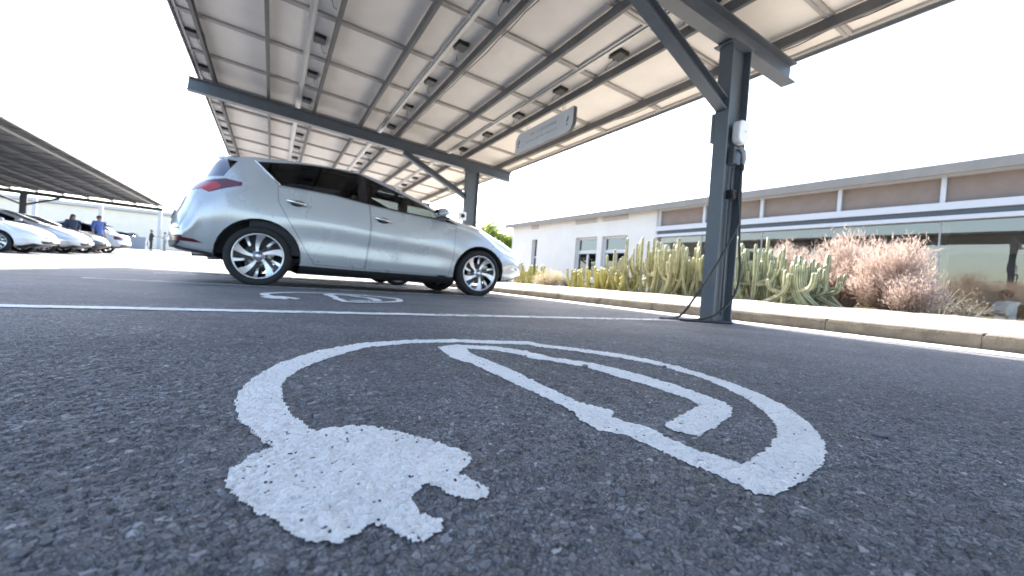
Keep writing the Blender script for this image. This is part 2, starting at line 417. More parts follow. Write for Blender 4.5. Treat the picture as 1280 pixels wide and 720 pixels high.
# ------------------------------------------------------------------ painted marks
SYMBOL=[(0.007,0.605),(-0.008,0.650),(-0.024,0.700),(-0.037,0.787),(-0.037,0.852),(-0.017,0.960),(0.028,1.101),(0.121,1.250),(0.266,1.367),(0.431,1.419),(0.608,1.421),(0.873,1.350),(0.886,1.298),(0.984,1.185),(1.068,1.069),(1.103,0.926),(1.096,0.775),(1.058,0.631),(1.026,0.541),(0.957,0.449),(0.873,0.373),(0.798,0.322),(0.746,0.298),(0.679,0.276),(0.608,0.263),(0.552,0.258),(0.515,0.256),(0.506,0.267),(0.507,0.286),(0.502,0.325),(0.496,0.373),(0.498,0.421),(0.492,0.457),(0.466,0.488),(0.471,0.543),(0.488,0.581),(0.489,0.656),(0.488,0.740),(0.483,0.870),(0.481,1.008),(0.454,1.098),(0.479,1.269),(0.548,1.304),(0.682,1.265),(0.750,1.155),(0.737,1.136),(0.768,1.047),(0.847,0.953),(0.877,0.823),(0.877,0.691),(0.862,0.592),(0.857,0.537),(0.829,0.499),(0.770,0.467),(0.664,0.431),(0.603,0.418),(0.591,0.438),(0.591,0.469),(0.618,0.480),(0.676,0.498),(0.782,0.535),(0.801,0.574),(0.803,0.661),(0.798,0.765),(0.785,0.882),(0.748,0.979),(0.689,1.060),(0.700,1.077),(0.644,1.192),(0.558,1.237),(0.533,1.143),(0.546,1.024),(0.541,0.825),(0.544,0.868),(0.539,0.778),(0.530,0.626),(0.557,0.567),(0.545,0.548),(0.530,0.538),(0.532,0.502),(0.554,0.482),(0.543,0.420),(0.548,0.377),(0.568,0.319),(0.624,0.329),(0.683,0.342),(0.737,0.362),(0.775,0.379),(0.818,0.406),(0.871,0.451),(0.945,0.531),(1.003,0.632),(1.044,0.737),(1.056,0.886),(1.015,1.016),(0.938,1.128),(0.847,1.239),(0.834,1.289),(0.581,1.356),(0.411,1.348),(0.251,1.284),(0.150,1.165),(0.071,1.042),(0.038,0.960),(0.025,0.888),(0.024,0.805),(0.035,0.709),(0.050,0.662),(0.063,0.625),(0.096,0.632),(0.141,0.619),(0.177,0.581),(0.210,0.531),(0.231,0.493),(0.227,0.468),(0.212,0.450),(0.197,0.442),(0.208,0.415),(0.215,0.394),(0.205,0.381),(0.189,0.382),(0.177,0.401),(0.167,0.422),(0.154,0.426),(0.134,0.410),(0.129,0.396),(0.133,0.380),(0.147,0.357),(0.146,0.347),(0.139,0.343),(0.125,0.340),(0.111,0.355),(0.095,0.381),(0.084,0.379),(0.081,0.376),(0.064,0.366),(0.047,0.370),(0.032,0.385),(0.025,0.400),(0.011,0.426),(-0.012,0.468),(-0.023,0.494),(-0.027,0.521),(-0.024,0.543),(-0.008,0.571),(0.011,0.588),(0.023,0.585)]
sx = np.arange(min(p[0] for p in SYMBOL) - .01, max(p[0] for p in SYMBOL) + .01, .0026); sy = np.arange(min(p[1] for p in SYMBOL) - .01, max(p[1] for p in SYMBOL) + .01, .0026)
X, Y = np.meshgrid(sx, sy); hs, _ = stones(X, Y); hs = hs * near_mask(X, Y)
cx = (X[:-1, :-1] + X[1:, 1:]) / 2; cy = (Y[:-1, :-1] + Y[1:, 1:]) / 2
wx = .003 * (vnoise(cx, cy, 60, 71) - .5) + .004 * (vnoise(cx, cy, 170, 72) - .5); wy = .003 * (vnoise(cx, cy, 60, 73) - .5) + .004 * (vnoise(cx, cy, 170, 74) - .5)
keep = np.zeros(cx.shape, bool)
for ox, oy in ((0, 0), (.003, 0), (-.003, 0), (0, .0025), (0, -.0025)): keep |= in_poly(cx + wx + ox, cy + wy + oy, SYMBOL)
hc = hs[:-1, :-1]
keep &= ~((hc < .0011) & (vnoise(cx, cy, 340, 75) > .88) & (vnoise(cx, cy, 16, 76) > .35))
me, _ = grid_mesh('plug_symbol', sx, sy, hs * .8 + .0019, M['paint'], keep)
plug = link('plug_symbol', me)
tag(plug, 'large white painted car and charging plug symbol on the asphalt, nearest the camera', 'road marking', 'painted electric car symbols')
plug2 = plug.copy(); COL.objects.link(plug2); plug2.location = (-.03, 2.87, .003); plug2.scale = (.93, .9, 1)
tag(plug2, 'small looking white painted plug symbol in the bay beside the silver hatchback', 'road marking', 'painted electric car symbols')

def strip(name, x0, x1, yc, w, z=.004, worn=0.35, kind='structure', axis='x', shift=None, m=None, seed=0):
    stp = .012
    a = np.arange(x0, x1, stp * 1.5); b = np.arange(-w / 2 - .012, w / 2 + .012, stp * .7)
    A, B = np.meshgrid(a, b); ac = (A[:-1, :-1] + A[1:, 1:]) / 2; bc = (B[:-1, :-1] + B[1:, 1:]) / 2
    k = np.abs(bc + .016 * (vnoise(ac, bc, 38, 81 + seed) - .5) + .010 * (vnoise(ac, bc, 6, 82 + seed) - .5)) < w / 2
    k &= ~((vnoise(ac, bc, 45, 83 + seed) > .80 - worn * .22) & (vnoise(ac, bc, 5, 84 + seed) > .45))
    me, used = grid_mesh(name, a, b, np.full_like(A, z), m or M['paint'], k)
    co = np.empty(len(me.vertices) * 3, np.float32); me.vertices.foreach_get('co', co); co = co.reshape(-1, 3)
    if axis == 'x': new = np.stack([co[:, 0], co[:, 1] + yc, co[:, 2]], -1)
    else: new = np.stack([shift(co[:, 0]) + co[:, 1], co[:, 0], co[:, 2] + rise(co[:, 0])], -1)
    me.vertices.foreach_set('co', new.astype(np.float32).ravel()); me.update()
    return tag(link(name, me), kind=kind)
strip('road_marking', -1.7, 3.30, 2.335, .105)
strip('road_marking', -1.42, 3.25, 4.99, .085, seed=5)
strip('road_marking', -1.45, 3.2, 7.65, .09, seed=9)
strip('road_marking', -1.45, 3.4, -.33, .10, seed=12)

# ------------------------------------------------------------------ kerb, pavement, bed
def kx(y): return 3.97 - .055 * (np.asarray(y, float) - 2.)
strip('road_marking', -6, 24, 0, .34, axis='y', shift=lambda y: kx(y) - .185, worn=.1, seed=3)  # white edge line; its white also stands in for sunlit asphalt by the kerb
kb = MB()
yy = .79 - .87 * 9
rk = random.Random(3)
while yy < 26:
    y0, y1 = yy + .006, yy + .864
    dz = rk.uniform(-.004, .004); dx = rk.uniform(-.005, .005)
    prof = [(0, -.05), (0.004, .078), (.014, .096), (.035, .103), (.16, .106), (.16, -.05)]
    n = len(prof); vs = []
    NS = 5
    for s in range(NS):
        y = y0 + (y1 - y0) * s / (NS - 1)
        for a, b in prof:
            j = rk.uniform(-.003, .003) if 0 < s < NS - 1 else rk.uniform(0, .006)
            vs.append((float(kx(y)) + a + dx + j, y, b + dz + (j * .4 if b > 0 else 0) + float(rise(y))))
    fs = [(s * n + i, s * n + i + 1, (s + 1) * n + i + 1, (s + 1) * n + i) for s in range(NS - 1) for i in range(n - 1)]
    fs += [tuple(range(n))[::-1], tuple((NS - 1) * n + i for i in range(n))]
    kb.add(vs, fs)
    yy += .87
tag(kb.build('kerb', M['kerb'], bevel=.004), 'row of weathered kerb stones along the planting bed', kind='structure')
jt = MB()  # dark mortar behind the joints
ky = np.arange(-7, 26.2, .87)
jt.add([(float(kx(y)) + .022, y, z + float(rise(y))) for y in ky for z in (-.02, .088)], [(2*i, 2*i+2, 2*i+3, 2*i+1) for i in range(len(ky) - 1)])
tag(jt.build('kerb_mortar', M['soil']), kind='structure')
def sheet(name, fx, zs, y0, y1, m, dy=.5, jit=0):
    b = MB(); yv = np.arange(y0, y1, dy); n = len(fx); r = random.Random(5)
    for y in yv:
        for f, z in zip(fx, zs): b.v.append((float(f(y)), float(y), z + float(rise(y)) + r.uniform(-jit, jit)))
    for i in range(len(yv) - 1):
        for k in range(n - 1): b.f.append([i*n+k, i*n+k+1, (i+1)*n+k+1, (i+1)*n+k]); b.m.append(0); b.sm.append(True)
    o = b.build(name, m); return tag(o, kind='structure')
sheet('pavement', [lambda y: kx(y) + .162, lambda y: kx(y) + .6, lambda y: kx(y) + 1.25], [.102, .135, .192], -7, 26.2, M['pave'])
sheet('planting_bed', [lambda y, a=a: kx(y) + a for a in (1.252, 1.8, 2.6, 3.6, 5.0, 6.4, 7.9)], [.188, .195, .2, .19, .16, .12, .06], -14, 26.2, M['soil'], .35, .012)

# loose stones on the asphalt
def pebble(r, seed):
    q = random.Random(seed); b = MB(); b.sphere((0, 0, 0), r, 9, 6, sc=(1, .75, .45))
    b.v = [(x * (1 + q.uniform(-.18, .18)), y * (1 + q.uniform(-.18, .18)), z * (1 + q.uniform(-.2, .2)) + r * .3) for x, y, z in b.v]
    return b.mesh('pebble', M['stone_chip'])
pm = [pebble(.006 + .0018 * i, i) for i in range(5)]
for i, (x, y) in enumerate([(-.37, .86), (-.44, .75), (-.245, .60), (-.29, .52), (.95, .30), (-.68, 1.05), (.35, .33), (1.15, .62), (.55, .75), (-.52, 1.35), (-.15, .44), (1.05, .85), (-.02, 1.5), (.78, .9)]):
    o = link('pebble', pm[i % 5]); zz, _ = stones(np.array([[x]]), np.array([[y]])); o.location = (x, y, float(zz[0, 0]) * .6); o.rotation_euler = (0, 0, i * 1.3)
    tag(o, 'small loose grey pebble lying on the asphalt', 'pebble', 'loose pebbles on the asphalt')

# ------------------------------------------------------------------ main solar canopy
def pz(x): return 3.05 - .066 * (x + 1.2)          # underside of the panels
RY0, PITCH = 2.90, 1.06
K0, K1 = -9, 10
XE = [-1.12, .24, 1.61, 3.00, 4.44]
YA, YB = RY0 + K0 * PITCH, RY0 + K1 * PITCH
def canopy_frame(root, ybeams, xl, xr, xcol, ztop, slope, mats, brace=True, both=False, zground=0):
    st_, gv = mats
    def bz(x): return ztop(x)
    for yb in ybeams:
        g = float(rise(yb)) + zground
        b = MB(); b.ibeam((xl, yb, bz(xl) - .10), (xr, yb, bz(xr) - .10), .13, .20)
        b.box((xcol, yb, bz(xcol) - .206), (.30, .20, .012))
        b.build('beam', st_, root)
        c = MB(); c.ibeam((xcol + .02, yb, g - .1), (xcol + .02, yb, bz(xcol) - .212), .13, .27, .013, .009, up=(1, 0, 0))
        co = c.build('column', st_, root)
        p = MB(); p.box((xcol + .02, yb, g + .004), (.29, .17, .012))
        for sx_ in (-1, 1):
            for sy_ in (-1, 1): p.lathe([(.008, 0), (.008, .016), (.0, .016)], 6, (xcol + .02 + sx_ * .128, yb + sy_ * .07, g + .010))
        p.build('base_plate', st_, co)
        for sg in ((-1, 1) if both else (-1,)):
            x1 = xcol + sg * 1.42; br = MB()
            br.ibeam((xcol + .02 + sg * .125, yb, bz(xcol) - .74), (x1, yb, bz(x1) - .205), .10, .10, .01, .008)
            br.build('brace', st_, root)
can = empty('solar_canopy', (3.45, 2.3, 0))
tag(can, 'tall grey steel solar canopy with pale panels above the silver hatchback and the painted symbols', 'canopy')
def rel(o, root):  # keep world placement under a root that has an offset
    o.location = o.location - root.location
kids0 = set(bpy.data.objects)
canopy_frame(can, [-3.35, 2.3, 7.93, 13.2], -1.23, 4.36, 3.45, lambda x: pz(x) - .105, .066, (M['steel'], M['galv']))
for i, (x, dark) in enumerate([(-.90, 1), (-.19, 1), (.48, 1), (1.23, 1), (1.88, 1), (2.58, 1), (3.27, 1), (4.05, 1)]):
    b = MB(); b.cbeam((x, YA, pz(x) - .055), (x, YB, pz(x) - .055), .038, .095, flip=1)
    b.build('purlin', M['galv_dark'] if dark else M['galv'], can)
for x in (-1.13, 4.455):
    b = MB(); b.cbeam((x, YA - .01, pz(x) - .004), (x, YB + .01, pz(x) - .004), .022, .06); b.build('edge_trim', M['galv_dark'], can)
pan_me = []
for k in range(4):
    w = XE[k + 1] - XE[k] - .012; b = MB(); l = PITCH - .012; fw = .03
    b.box((0, 0, .008), (w - .01, l - .01, .006), mi=0)
    b.box((0, 0, .0135), (w - .008, l - .008, .004), mi=2)
    for s in (-1, 1):
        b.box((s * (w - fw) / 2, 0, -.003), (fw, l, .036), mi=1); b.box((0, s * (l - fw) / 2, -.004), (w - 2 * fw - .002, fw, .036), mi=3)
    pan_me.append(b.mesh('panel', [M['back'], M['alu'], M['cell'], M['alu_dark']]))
b = MB(); b.box((0, 0, -.018), (.13, .17, .03)); b.box((0, 0, -.037), (.11, .15, .008)); b.box((.03, .10, -.014), (.02, .05, .016)); b.box((-.03, .10, -.014), (.02, .05, .016))
b.tube([(.03, .12, -.014), (.035, .2, -.02), (.06, .28, -.03), (.10, .33, -.012)], .004, 6)
jb_me = b.mesh('junction_box', M['black'])
for r in range(K0, K1):
    for k in range(4):
        xc = (XE[k] + XE[k + 1]) / 2; yc = RY0 + (r + .5) * PITCH
        o = link('panel', pan_me[k], can); o.location = (xc, yc, pz(xc) + .016); o.rotation_euler = (0, math.atan(.066), 0)
        j = link('junction_box', jb_me, o); j.location = ((XE[k] - xc) + .11, .0, .002)
        if k == 3: j.location.x = (XE[k] - xc) + .13
# rails along the panel seams and loose cables
for x in (.245, 1.612, 3.003):
    b = MB(); b.bar((x, YA, pz(x) - .012), (x, YB, pz(x) - .012), .035, .018); b.build('seam_rail', M['alu'], can)
for x, sg in ((-.86, 7), (1.925, 2), (4.085, 3)):
    q = random.Random(sg); pts = []; y = YA
    while y < YB:
        pts.append((x + q.uniform(-.01, .01), y, pz(x) - .085 - (q.uniform(.0, .02)))); y += .265
    b = MB(); b.tube(pts, .005, 6); b.build('cable', M['cable'], can)
for o in set(bpy.data.objects) - kids0:
    if o.parent is can: rel(o, can)

# fittings on the columns
def rounded(w, h, r, n=6):
    out = []
    for cx_, cy_, a0 in ((w/2-r, h/2-r, 0), (-w/2+r, h/2-r, 90), (-w/2+r, -h/2+r, 180), (w/2-r, -h/2+r, 270)):
        for i in range(n + 1):
            a = rad(a0 + 90 * i / n); out.append((cx_ + r * math.cos(a), cy_ + r * math.sin(a)))
    return out
wb = empty('charging_point', (3.49, 2.29, 1.68))
tag(wb, 'white rounded charging box with grey plug holster and black cables on the near steel column', 'charger')
b = MB(); b.prism(rounded(.145, .20, .05), 0, .075, lambda a, c, z: (.02 + a, -.03 - z, c))
b.build('housing', M['white_plastic'], wb, bevel=.012)
b = MB(); b.prism(rounded(.03, .006, .002), 0, .002, lambda a, c, z: (.03 + a, -.1055 - z, c + .005)); b.build('badge', M['grey_plastic'], wb)
b = MB(); b.box((.0, -.035, -.20), (.10, .06, .15)); b.tube([(.0, -.07, -.15), (-.005, -.09, -.17), (.0, -.11, -.20)], .014, 8)
b.build('holster', M['steel'], wb, bevel=.008)
b = MB(); b.tube([(.0, -.085, -.14), (.008, -.115, -.18), (.018, -.12, -.24), (.018, -.11, -.31)], [.017, .021, .020, .014], 10); b.build('plug', M['grey_plastic'], wb)
b = MB(); b.tube([(.018, -.108, -.28), (.018, -.105, -.34)], .02, 8); b.build('cable_gland', M['black'], wb)
def spline(pts, n=10):
    out = []
    P = [Vector(p) for p in pts]
    for i in range(len(P) - 1):
        p0 = P[max(0, i-1)]; p1 = P[i]; p2 = P[i+1]; p3 = P[min(len(P)-1, i+2)]
        for k in range(n):
            t = k / n; out.append(.5 * ((2*p1) + (p2-p0)*t + (2*p0-5*p1+4*p2-p3)*t*t + (3*p1-p0-3*p2+p3)*t**3))
    out.append(P[-1]); return out
def gcable(pts, r=.010):
    b = MB(); b.tube(spline([(x - 3.49, y - 2.29, z - 1.68) for x, y, z in pts]), r, 8); return b.build('charging_cable', M['cable'], wb)
gcable([(3.508, 2.185, 1.38), (3.50, 2.19, 1.1), (3.465, 2.15, .88), (3.37, 2.12, .78), (3.24, 2.16, .52), (3.11, 2.24, .24), (3.04, 2.33, .05), (2.94, 2.37, .012), (2.86, 2.40, .009), (2.96, 2.34, .009), (3.12, 2.26, .009), (3.30, 2.17, .009)])
gcable([(3.508, 2.185, 1.36), (3.52, 2.18, 1.0), (3.515, 2.16, .7), (3.49, 2.12, .45), (3.42, 2.11, .25), (3.30, 2.16, .09), (3.17, 2.22, .03), (3.06, 2.28, .011), (3.0, 2.30, .011), (3.12, 2.21, .01), (3.26, 2.13, .010), (3.38, 2.09, .010)])
b = MB(); b.box((-.03, -.05, -.55), (.06, .06, .08)); b.lathe([(.0, 0), (.03, 0), (.034, -.012), (.022, -.02), (.02, -.006), (0, -.006)], 14, (-.035, -.08, -.55), 'y')
b.build('socket', M['black'], wb, bevel=.004)
b = MB(); b.tube([(.012, -.02, -.59), (.012, -.02, -1.62)], .011, 8); b.tube([(.012, -.02, -.3), (.012, -.02, -.51)], .011, 8); b.build('conduit', M['steel'], wb)
b = MB(); b.box((-.135, .09, .04), (.05, .03, .26)); b.build('terminal_box', M['steel'], wb, bevel=.004)

wb2 = empty('charging_socket', (3.30, 7.93, 1.49))
tag(wb2, 'small white square socket plate with black hole on the far steel column', 'charger')
b = MB(); b.prism(rounded(.16, .17, .02), .0, .06, lambda a, c, z: (-.02 + a, -.04 - z, c)); b.build('housing', M['white_plastic'], wb2, bevel=.006)
b = MB(); b.lathe([(0, 0), (.042, 0), (.042, -.012), (.03, -.012), (.03, -.004), (0, -.004)], 18, (-.02, -.102, .0), 'y'); b.build('socket', M['black'], wb2)

# hanging sign
sg = empty('hanging_sign', (3.22, 4.98, 2.36))
tag(sg, 'long grey hanging sign with rounded ends and faint lettering under the canopy', 'sign')
def rs(w, h):
    r = .13; out = []
    for cx_, cy_, a0, rr in ((w/2-.03, h/2-.03, 0, .03), (-w/2+r, h/2-r, 90, r), (-w/2+.03, -h/2+.03, 180, .03), (w/2-r, -h/2+r, 270, r)):
        for i in range(9):
            a = rad(a0 + 90 * i / 8); out.append((cx_ + rr * math.cos(a), cy_ + rr * math.sin(a)))
    return out
pl_ = rs(1.46, .31)
b = MB(); b.prism(pl_, 0, .045, lambda a, c, z: (z - .022, -a, c)); b.build('board', M['steel_dark'], sg, bevel=.003)
b = MB(); b.prism([(a * .985, c * .97) for a, c in pl_], 0, .004, lambda a, c, z: (-.0225 - z, -a, c)); face = b.build('face', M['sign'], sg)
q = random.Random(11); ink = MB()
for row, hh, x0, x1, gaps in ((.055, .034, -.30, .36, (4, 7)), (-.035, .022, -.40, .38, (8, 10, 19))):
    x = x0; n = 0
    while x < x1:                                      # rows of letter-sized strokes, too faint to read
        w_ = q.uniform(.018, .034) * hh / .034
        if n not in gaps:
            k = q.randint(0, 2)
            if k == 0: ink.box((-.0275, -(x + w_ / 2), row), (.002, w_ * .3, hh)); ink.box((-.0275, -(x + w_ * .72), row + hh * .4), (.002, w_ * .5, hh * .2))
            elif k == 1:
                ink.box((-.0275, -(x + w_ * .2), row), (.002, w_ * .24, hh)); ink.box((-.0275, -(x + w_ * .8), row), (.002, w_ * .24, hh)); ink.box((-.0275, -(x + w_ * .5), row), (.002, w_ * .3, hh * .2))
            else:
                for e in (-.4, 0, .4): ink.box((-.0275, -(x + w_ * .5), row + hh * e), (.002, w_ * .8, hh * .2))
        x += w_ + .008; n += 1
ink.build('lettering', M['sign_ink'], face)
for x_, s_ in ((.60, 1), (-.62, -1)):
    b = MB(); b.tube([(-.028, -(x_ + .012), .05), (-.028, -(x_ + .016), .02), (-.028, -(x_ - .004), -.005), (-.028, -(x_ - .004), -.02)], .007, 6); b.sphere((-.028, -(x_ - .004), -.05), .014, 8, 6, sc=(.3, 1, 1))
    b.build('mark', M['sign_dark'], face)
for y_ in (-.45, .45):
    b = MB(); zt = pz(3.22) - .06 - 2.36
    b.tube([(0, y_, .15), (.0, y_, zt)], .004, 6); b.tube([(0, y_, .15), (.05, y_ + .02, .2), (.05, y_ + .02, zt)], .003, 6); b.build('hanger', M['galv'], sg)

# ------------------------------------------------------------------ cars
def carpaint(name, col, metal=.55, rough=.28):
    m, nt, N, L, b = newmat(name)
    tc = N.new('ShaderNodeTexCoord'); nz = N.new('ShaderNodeTexNoise'); nz.inputs['Scale'].default_value = 1.5; nz.inputs['Detail'].default_value = 2
    L.new(tc.outputs['Object'], nz.inputs['Vector'])
    mr = N.new('ShaderNodeMapRange'); mr.inputs['To Min'].default_value = .985; mr.inputs['To Max'].default_value = 1.015; L.new(nz.outputs['Fac'], mr.inputs['Value'])
    dz = N.new('ShaderNodeTexNoise'); dz.inputs['Scale'].default_value = 3; dz.inputs['Detail'].default_value = 8; L.new(tc.outputs['Object'], dz.inputs['Vector'])
    r2 = N.new('ShaderNodeMapRange'); r2.inputs['To Min'].default_value = rough - .02; r2.inputs['To Max'].default_value = rough + .06; L.new(dz.outputs['Fac'], r2.inputs['Value'])
    sc = N.new('ShaderNodeVectorMath'); sc.operation = 'SCALE'; sc.inputs[0].default_value = col; L.new(mr.outputs[0], sc.inputs['Scale'])
    L.new(sc.outputs[0], b.inputs['Base Color']); L.new(r2.outputs[0], b.inputs['Roughness'])
    b.inputs['Metallic'].default_value = metal; b.inputs['Coat Weight'].default_value = 1; b.inputs['Coat Roughness'].default_value = .04
    return m
P_SILVER = carpaint('silver_blue_paint', (.47, .485, .495), .28, .26)
P_WHITE = carpaint('white_paint', (.74, .74, .75), 0, .35)
P_SILV2 = carpaint('silver_paint', (.52, .52, .52), .5)
P_DARK = carpaint('dark_grey_paint', (.022, .025, .034), 0)
P_NAVY = carpaint('black_paint', (.02, .022, .026), .3)
M['tint'] = glass_mat('privacy_glass', (.035, .04, .045), 1.45)
M['sglass'] = glass_mat('door_glass', (.06, .07, .072), 1.5)
M['rglass'] = glass_mat('rear_screen_glass', (.03, .045, .06), 2.6)
M['cglass'] = glass_mat('clear_car_glass', (.55, .60, .60), 1.45)
M['gloss_black'] = mat('gloss_black', (.012, .012, .014), .12, var=.1)
M['seam'] = mat('panel_gap', (.02, .02, .022), .7, var=.1)
M['chrome'] = mat('chrome', (.78, .78, .79), .12, 1, var=.04)
M['alloy'] = mat('machined_alloy', (.60, .60, .62), .36, 1, var=.06, scale=14)
M['alloy_dark'] = mat('dark_alloy', (.03, .03, .033), .35, .6, var=.1)
M['disc'] = mat('brake_disc', (.28, .27, .26), .4, .9, var=.15)
M['seat'] = mat('seat_cloth', (.035, .035, .04), .9, var=.2)
def lampmat(name, c, rough=.12):
    m = mat(name, c, rough, var=.18, scale=26, coat=1.); return m
M['red_lamp'] = lampmat('red_lamp', (.10, .004, .008), .25)
M['red_dark'] = lampmat('dark_red_lamp', (.40, .014, .014), .25)
M['clear_lamp'] = lampmat('clear_lamp', (.62, .64, .68), .1)
M['plate'] = mat('number_plate', (.72, .72, .70), .5, var=.02)

HATCH = dict(
    s0=-.85, s1=3.56,
    rail=[(-.85, .575), (-.84, .635), (-.80, .72), (-.765, .82), (-.735, .925), (-.70, .975), (-.60, 1.07), (-.43, 1.325), (-.36, 1.35), (-.08, 1.395), (.33, 1.420), (.69, 1.437), (.99, 1.425), (1.37, 1.315), (1.73, 1.19), (2.02, 1.065), (2.28, .975), (2.62, .905), (2.88, .815), (3.12, .715), (3.35, .645), (3.50, .585), (3.56, .53)],
    zc=[(-.85, .60), (-.84, .66), (-.80, .755), (-.765, .86), (-.735, .96), (-.70, 1.01), (-.60, 1.115), (-.46, 1.36), (-.36, 1.40), (.0, 1.445), (.5, 1.475), (.9, 1.475), (1.25, 1.435), (1.75, 1.25), (2.30, 1.035), (2.6, .985), (3.0, .905), (3.3, .80), (3.48, .685), (3.56, .58)],
    belt=[(-.85, .53), (-.84, .58), (-.80, .66), (-.765, .75), (-.735, .85), (-.70, .90), (-.575, .985), (-.43, 1.06), (-.1, 1.105), (.4, 1.10), (.7, 1.09), (1.1, 1.043), (1.55, 1.002), (1.97, .972), (2.28, .915), (2.62, .84), (2.88, .76), (3.12, .67), (3.35, .60), (3.50, .55), (3.56, .50)],
    yrail=[(-.85, .74), (-.6, .68), (-.43, .60), (0, .62), (.8, .635), (1.2, .635), (1.6, .69), (2.05, .755), (2.4, .775), (2.9, .76), (3.3, .70), (3.56, .62)],
    ybelt=[(-.85, .80), (-.6, .80), (-.2, .83), (.6, .842), (1.6, .84), (2.2, .835), (2.7, .84), (3.1, .83), (3.56, .75)],
    zb=[(-.85, .355), (-.8, .335), (-.6, .31), (-.3, .25), (.2, .15), (2.3, .14), (2.9, .20), (3.3, .22), (3.56, .32)],
    br=.21, bf=.42)
SEDAN = dict(HATCH)
SEDAN.update(s0=-1.05,
    rail=[(-1.05, .60), (-1.0, .80), (-.93, .90), (-.7, .955), (-.5, 1.02), (-.2, 1.22), (.1, 1.35), (.45, 1.405), (.8, 1.42), (1.1, 1.395)] + HATCH['rail'][11:],
    zc=[(-1.05, .66), (-1.0, .88), (-.93, .97), (-.65, 1.01), (-.5, 1.06), (-.15, 1.30), (.15, 1.42), (.5, 1.455), (.9, 1.465)] + HATCH['zc'][10:],
    belt=[(-1.05, .52), (-1.0, .72), (-.93, .82), (-.7, .88), (-.4, .94), (0, .975), (.6, .98), (1.1, .975), (1.55, .97), (1.97, .955)] + HATCH['belt'][12:],
    zb=[(-1.05, .42), (-1.0, .36), (-.8, .31), (-.5, .25), (-.2, .2), (.2, .15), (2.3, .14), (2.9, .20), (3.3, .22), (3.56, .32)])

WIN_H = dict(
    A=[(.165, 1.118), (-.045, 1.332), (.33, 1.398), (.69, 1.418), (.962, 1.408), (.978, 1.066), (.70, 1.098), (.40, 1.110)],
    B=[(1.075, 1.056), (1.06, 1.388), (1.368, 1.282), (1.72, 1.150), (1.93, 1.055), (1.965, .990), (1.54, 1.010)],
    trim=[(.148, 1.100), (-.085, 1.346), (.33, 1.410), (.69, 1.430), (.99, 1.418), (1.37, 1.300), (1.73, 1.168), (2.0, 1.045), (2.275, .925), (1.97, .973), (1.54, .992), (1.10, 1.034), (.70, 1.082), (.40, 1.094)])
WIN_S = dict(
    A=[(-.05, 1.0), (-.02, 1.12), (.15, 1.27), (.5, 1.36), (.80, 1.375), (.90, 1.365), (.93, 1.0), (.5, 1.0)],
    B=[(1.03, .998), (1.0, 1.35), (1.368, 1.268), (1.72, 1.140), (1.93, 1.045), (1.965, .985), (1.54, .99)],
    trim=[(-.09, .982), (-.06, 1.13), (.14, 1.29), (.5, 1.38), (.8, 1.395), (1.05, 1.37), (1.37, 1.285), (1.73, 1.158), (2.0, 1.04), (2.275, .918), (1.97, .96), (1.54, .972), (1.0, .98), (.5, .98)])
DOORS_H = dict(
    rear=[(.14, 1.088), (.152, .924), (.242, .762), (.394, .513), (.500, .325), (.540, .27), (1.085, .258), (1.119, .592), (1.126, .80), (1.098, 1.030), (.70, 1.076), (.40, 1.088)],
    front=[(1.106, 1.027), (1.134, .80), (1.127, .592), (1.093, .258), (2.16, .25), (2.205, .483), (2.212, .751), (2.235, .918), (1.97, .966), (1.54, .985)])
DOORS_S = dict(
    rear=[(-.05, .975), (.05, .85), (.25, .72), (.394, .513), (.500, .325), (.540, .27), (1.05, .258), (1.07, .592), (1.07, .80), (1.04, .972), (.5, .974)],
    front=[(1.05, .972), (1.08, .80), (1.08, .592), (1.06, .258), (2.16, .25), (2.205, .483), (2.212, .751), (2.235, .91), (1.97, .952), (1.54, .966)])
LAMP = [(-.80, .965), (-.66, .97), (-.58, 1.022), (-.494, 1.062), (-.328, 1.095), (-.181, 1.072), (-.185, 1.035), (-.318, .988), (-.458, .928), (-.53, .955), (-.61, .935), (-.80, .925)]
LAMP_S = [(-1.2, .80), (-.62, .88), (-.66, .70), (-1.2, .64)]
LAMPIN = [(-.57, .97), (-.494, 1.035), (-.40, 1.05), (-.36, 1.0), (-.45, .95), (-.53, .93)]
HEAD = [(2.80, .80), (3.10, .70), (3.60, .655), (3.60, .565), (3.30, .575), (3.06, .62), (2.88, .70)]
REFL = [(-.9, .475), (-.56, .440), (-.48, .405), (-.9, .420)]
RWIN = [(-.70, 1.085), (-.35, 1.118), (-.245, 1.318), (-.36, 1.335), (-.46, 1.33), (-.60, 1.20)]
def circ(cx, cz, r, n=28): return [(cx + r * math.cos(2*math.pi*i/n), cz + r * math.sin(2*math.pi*i/n)) for i in range(n)]
def inset(poly, d):
    n = len(poly); out = []; A = sum(poly[i-1][0]*poly[i][1]-poly[i][0]*poly[i-1][1] for i in range(n)); sg = 1 if A > 0 else -1
    for i in range(n):
        p0, p1, p2 = (Vector(poly[i-1]), Vector(poly[i]), Vector(poly[(i+1) % n]))
        a = (p1 - p0).normalized(); b = (p2 - p1).normalized(); na = Vector((-a.y, a.x)) * sg; nb = Vector((-b.y, b.x)) * sg
        m = na + nb; k = d / max(.35, (1 + na.dot(nb)) / 1.0)
        q = p1 + m * k; out.append((q.x, q.y))
    return out

def _nrm(ref, fcs, co):
    l, n, i, d = ref.find_nearest(co)
    if i is None: return Vector((0, 0, 1))
    o = Vector((0, 0, 0))
    for v, m in zip(*fcs[i]): o += m / ((v - l).length ** 1.5 + 1e-4)
    return o.normalized()

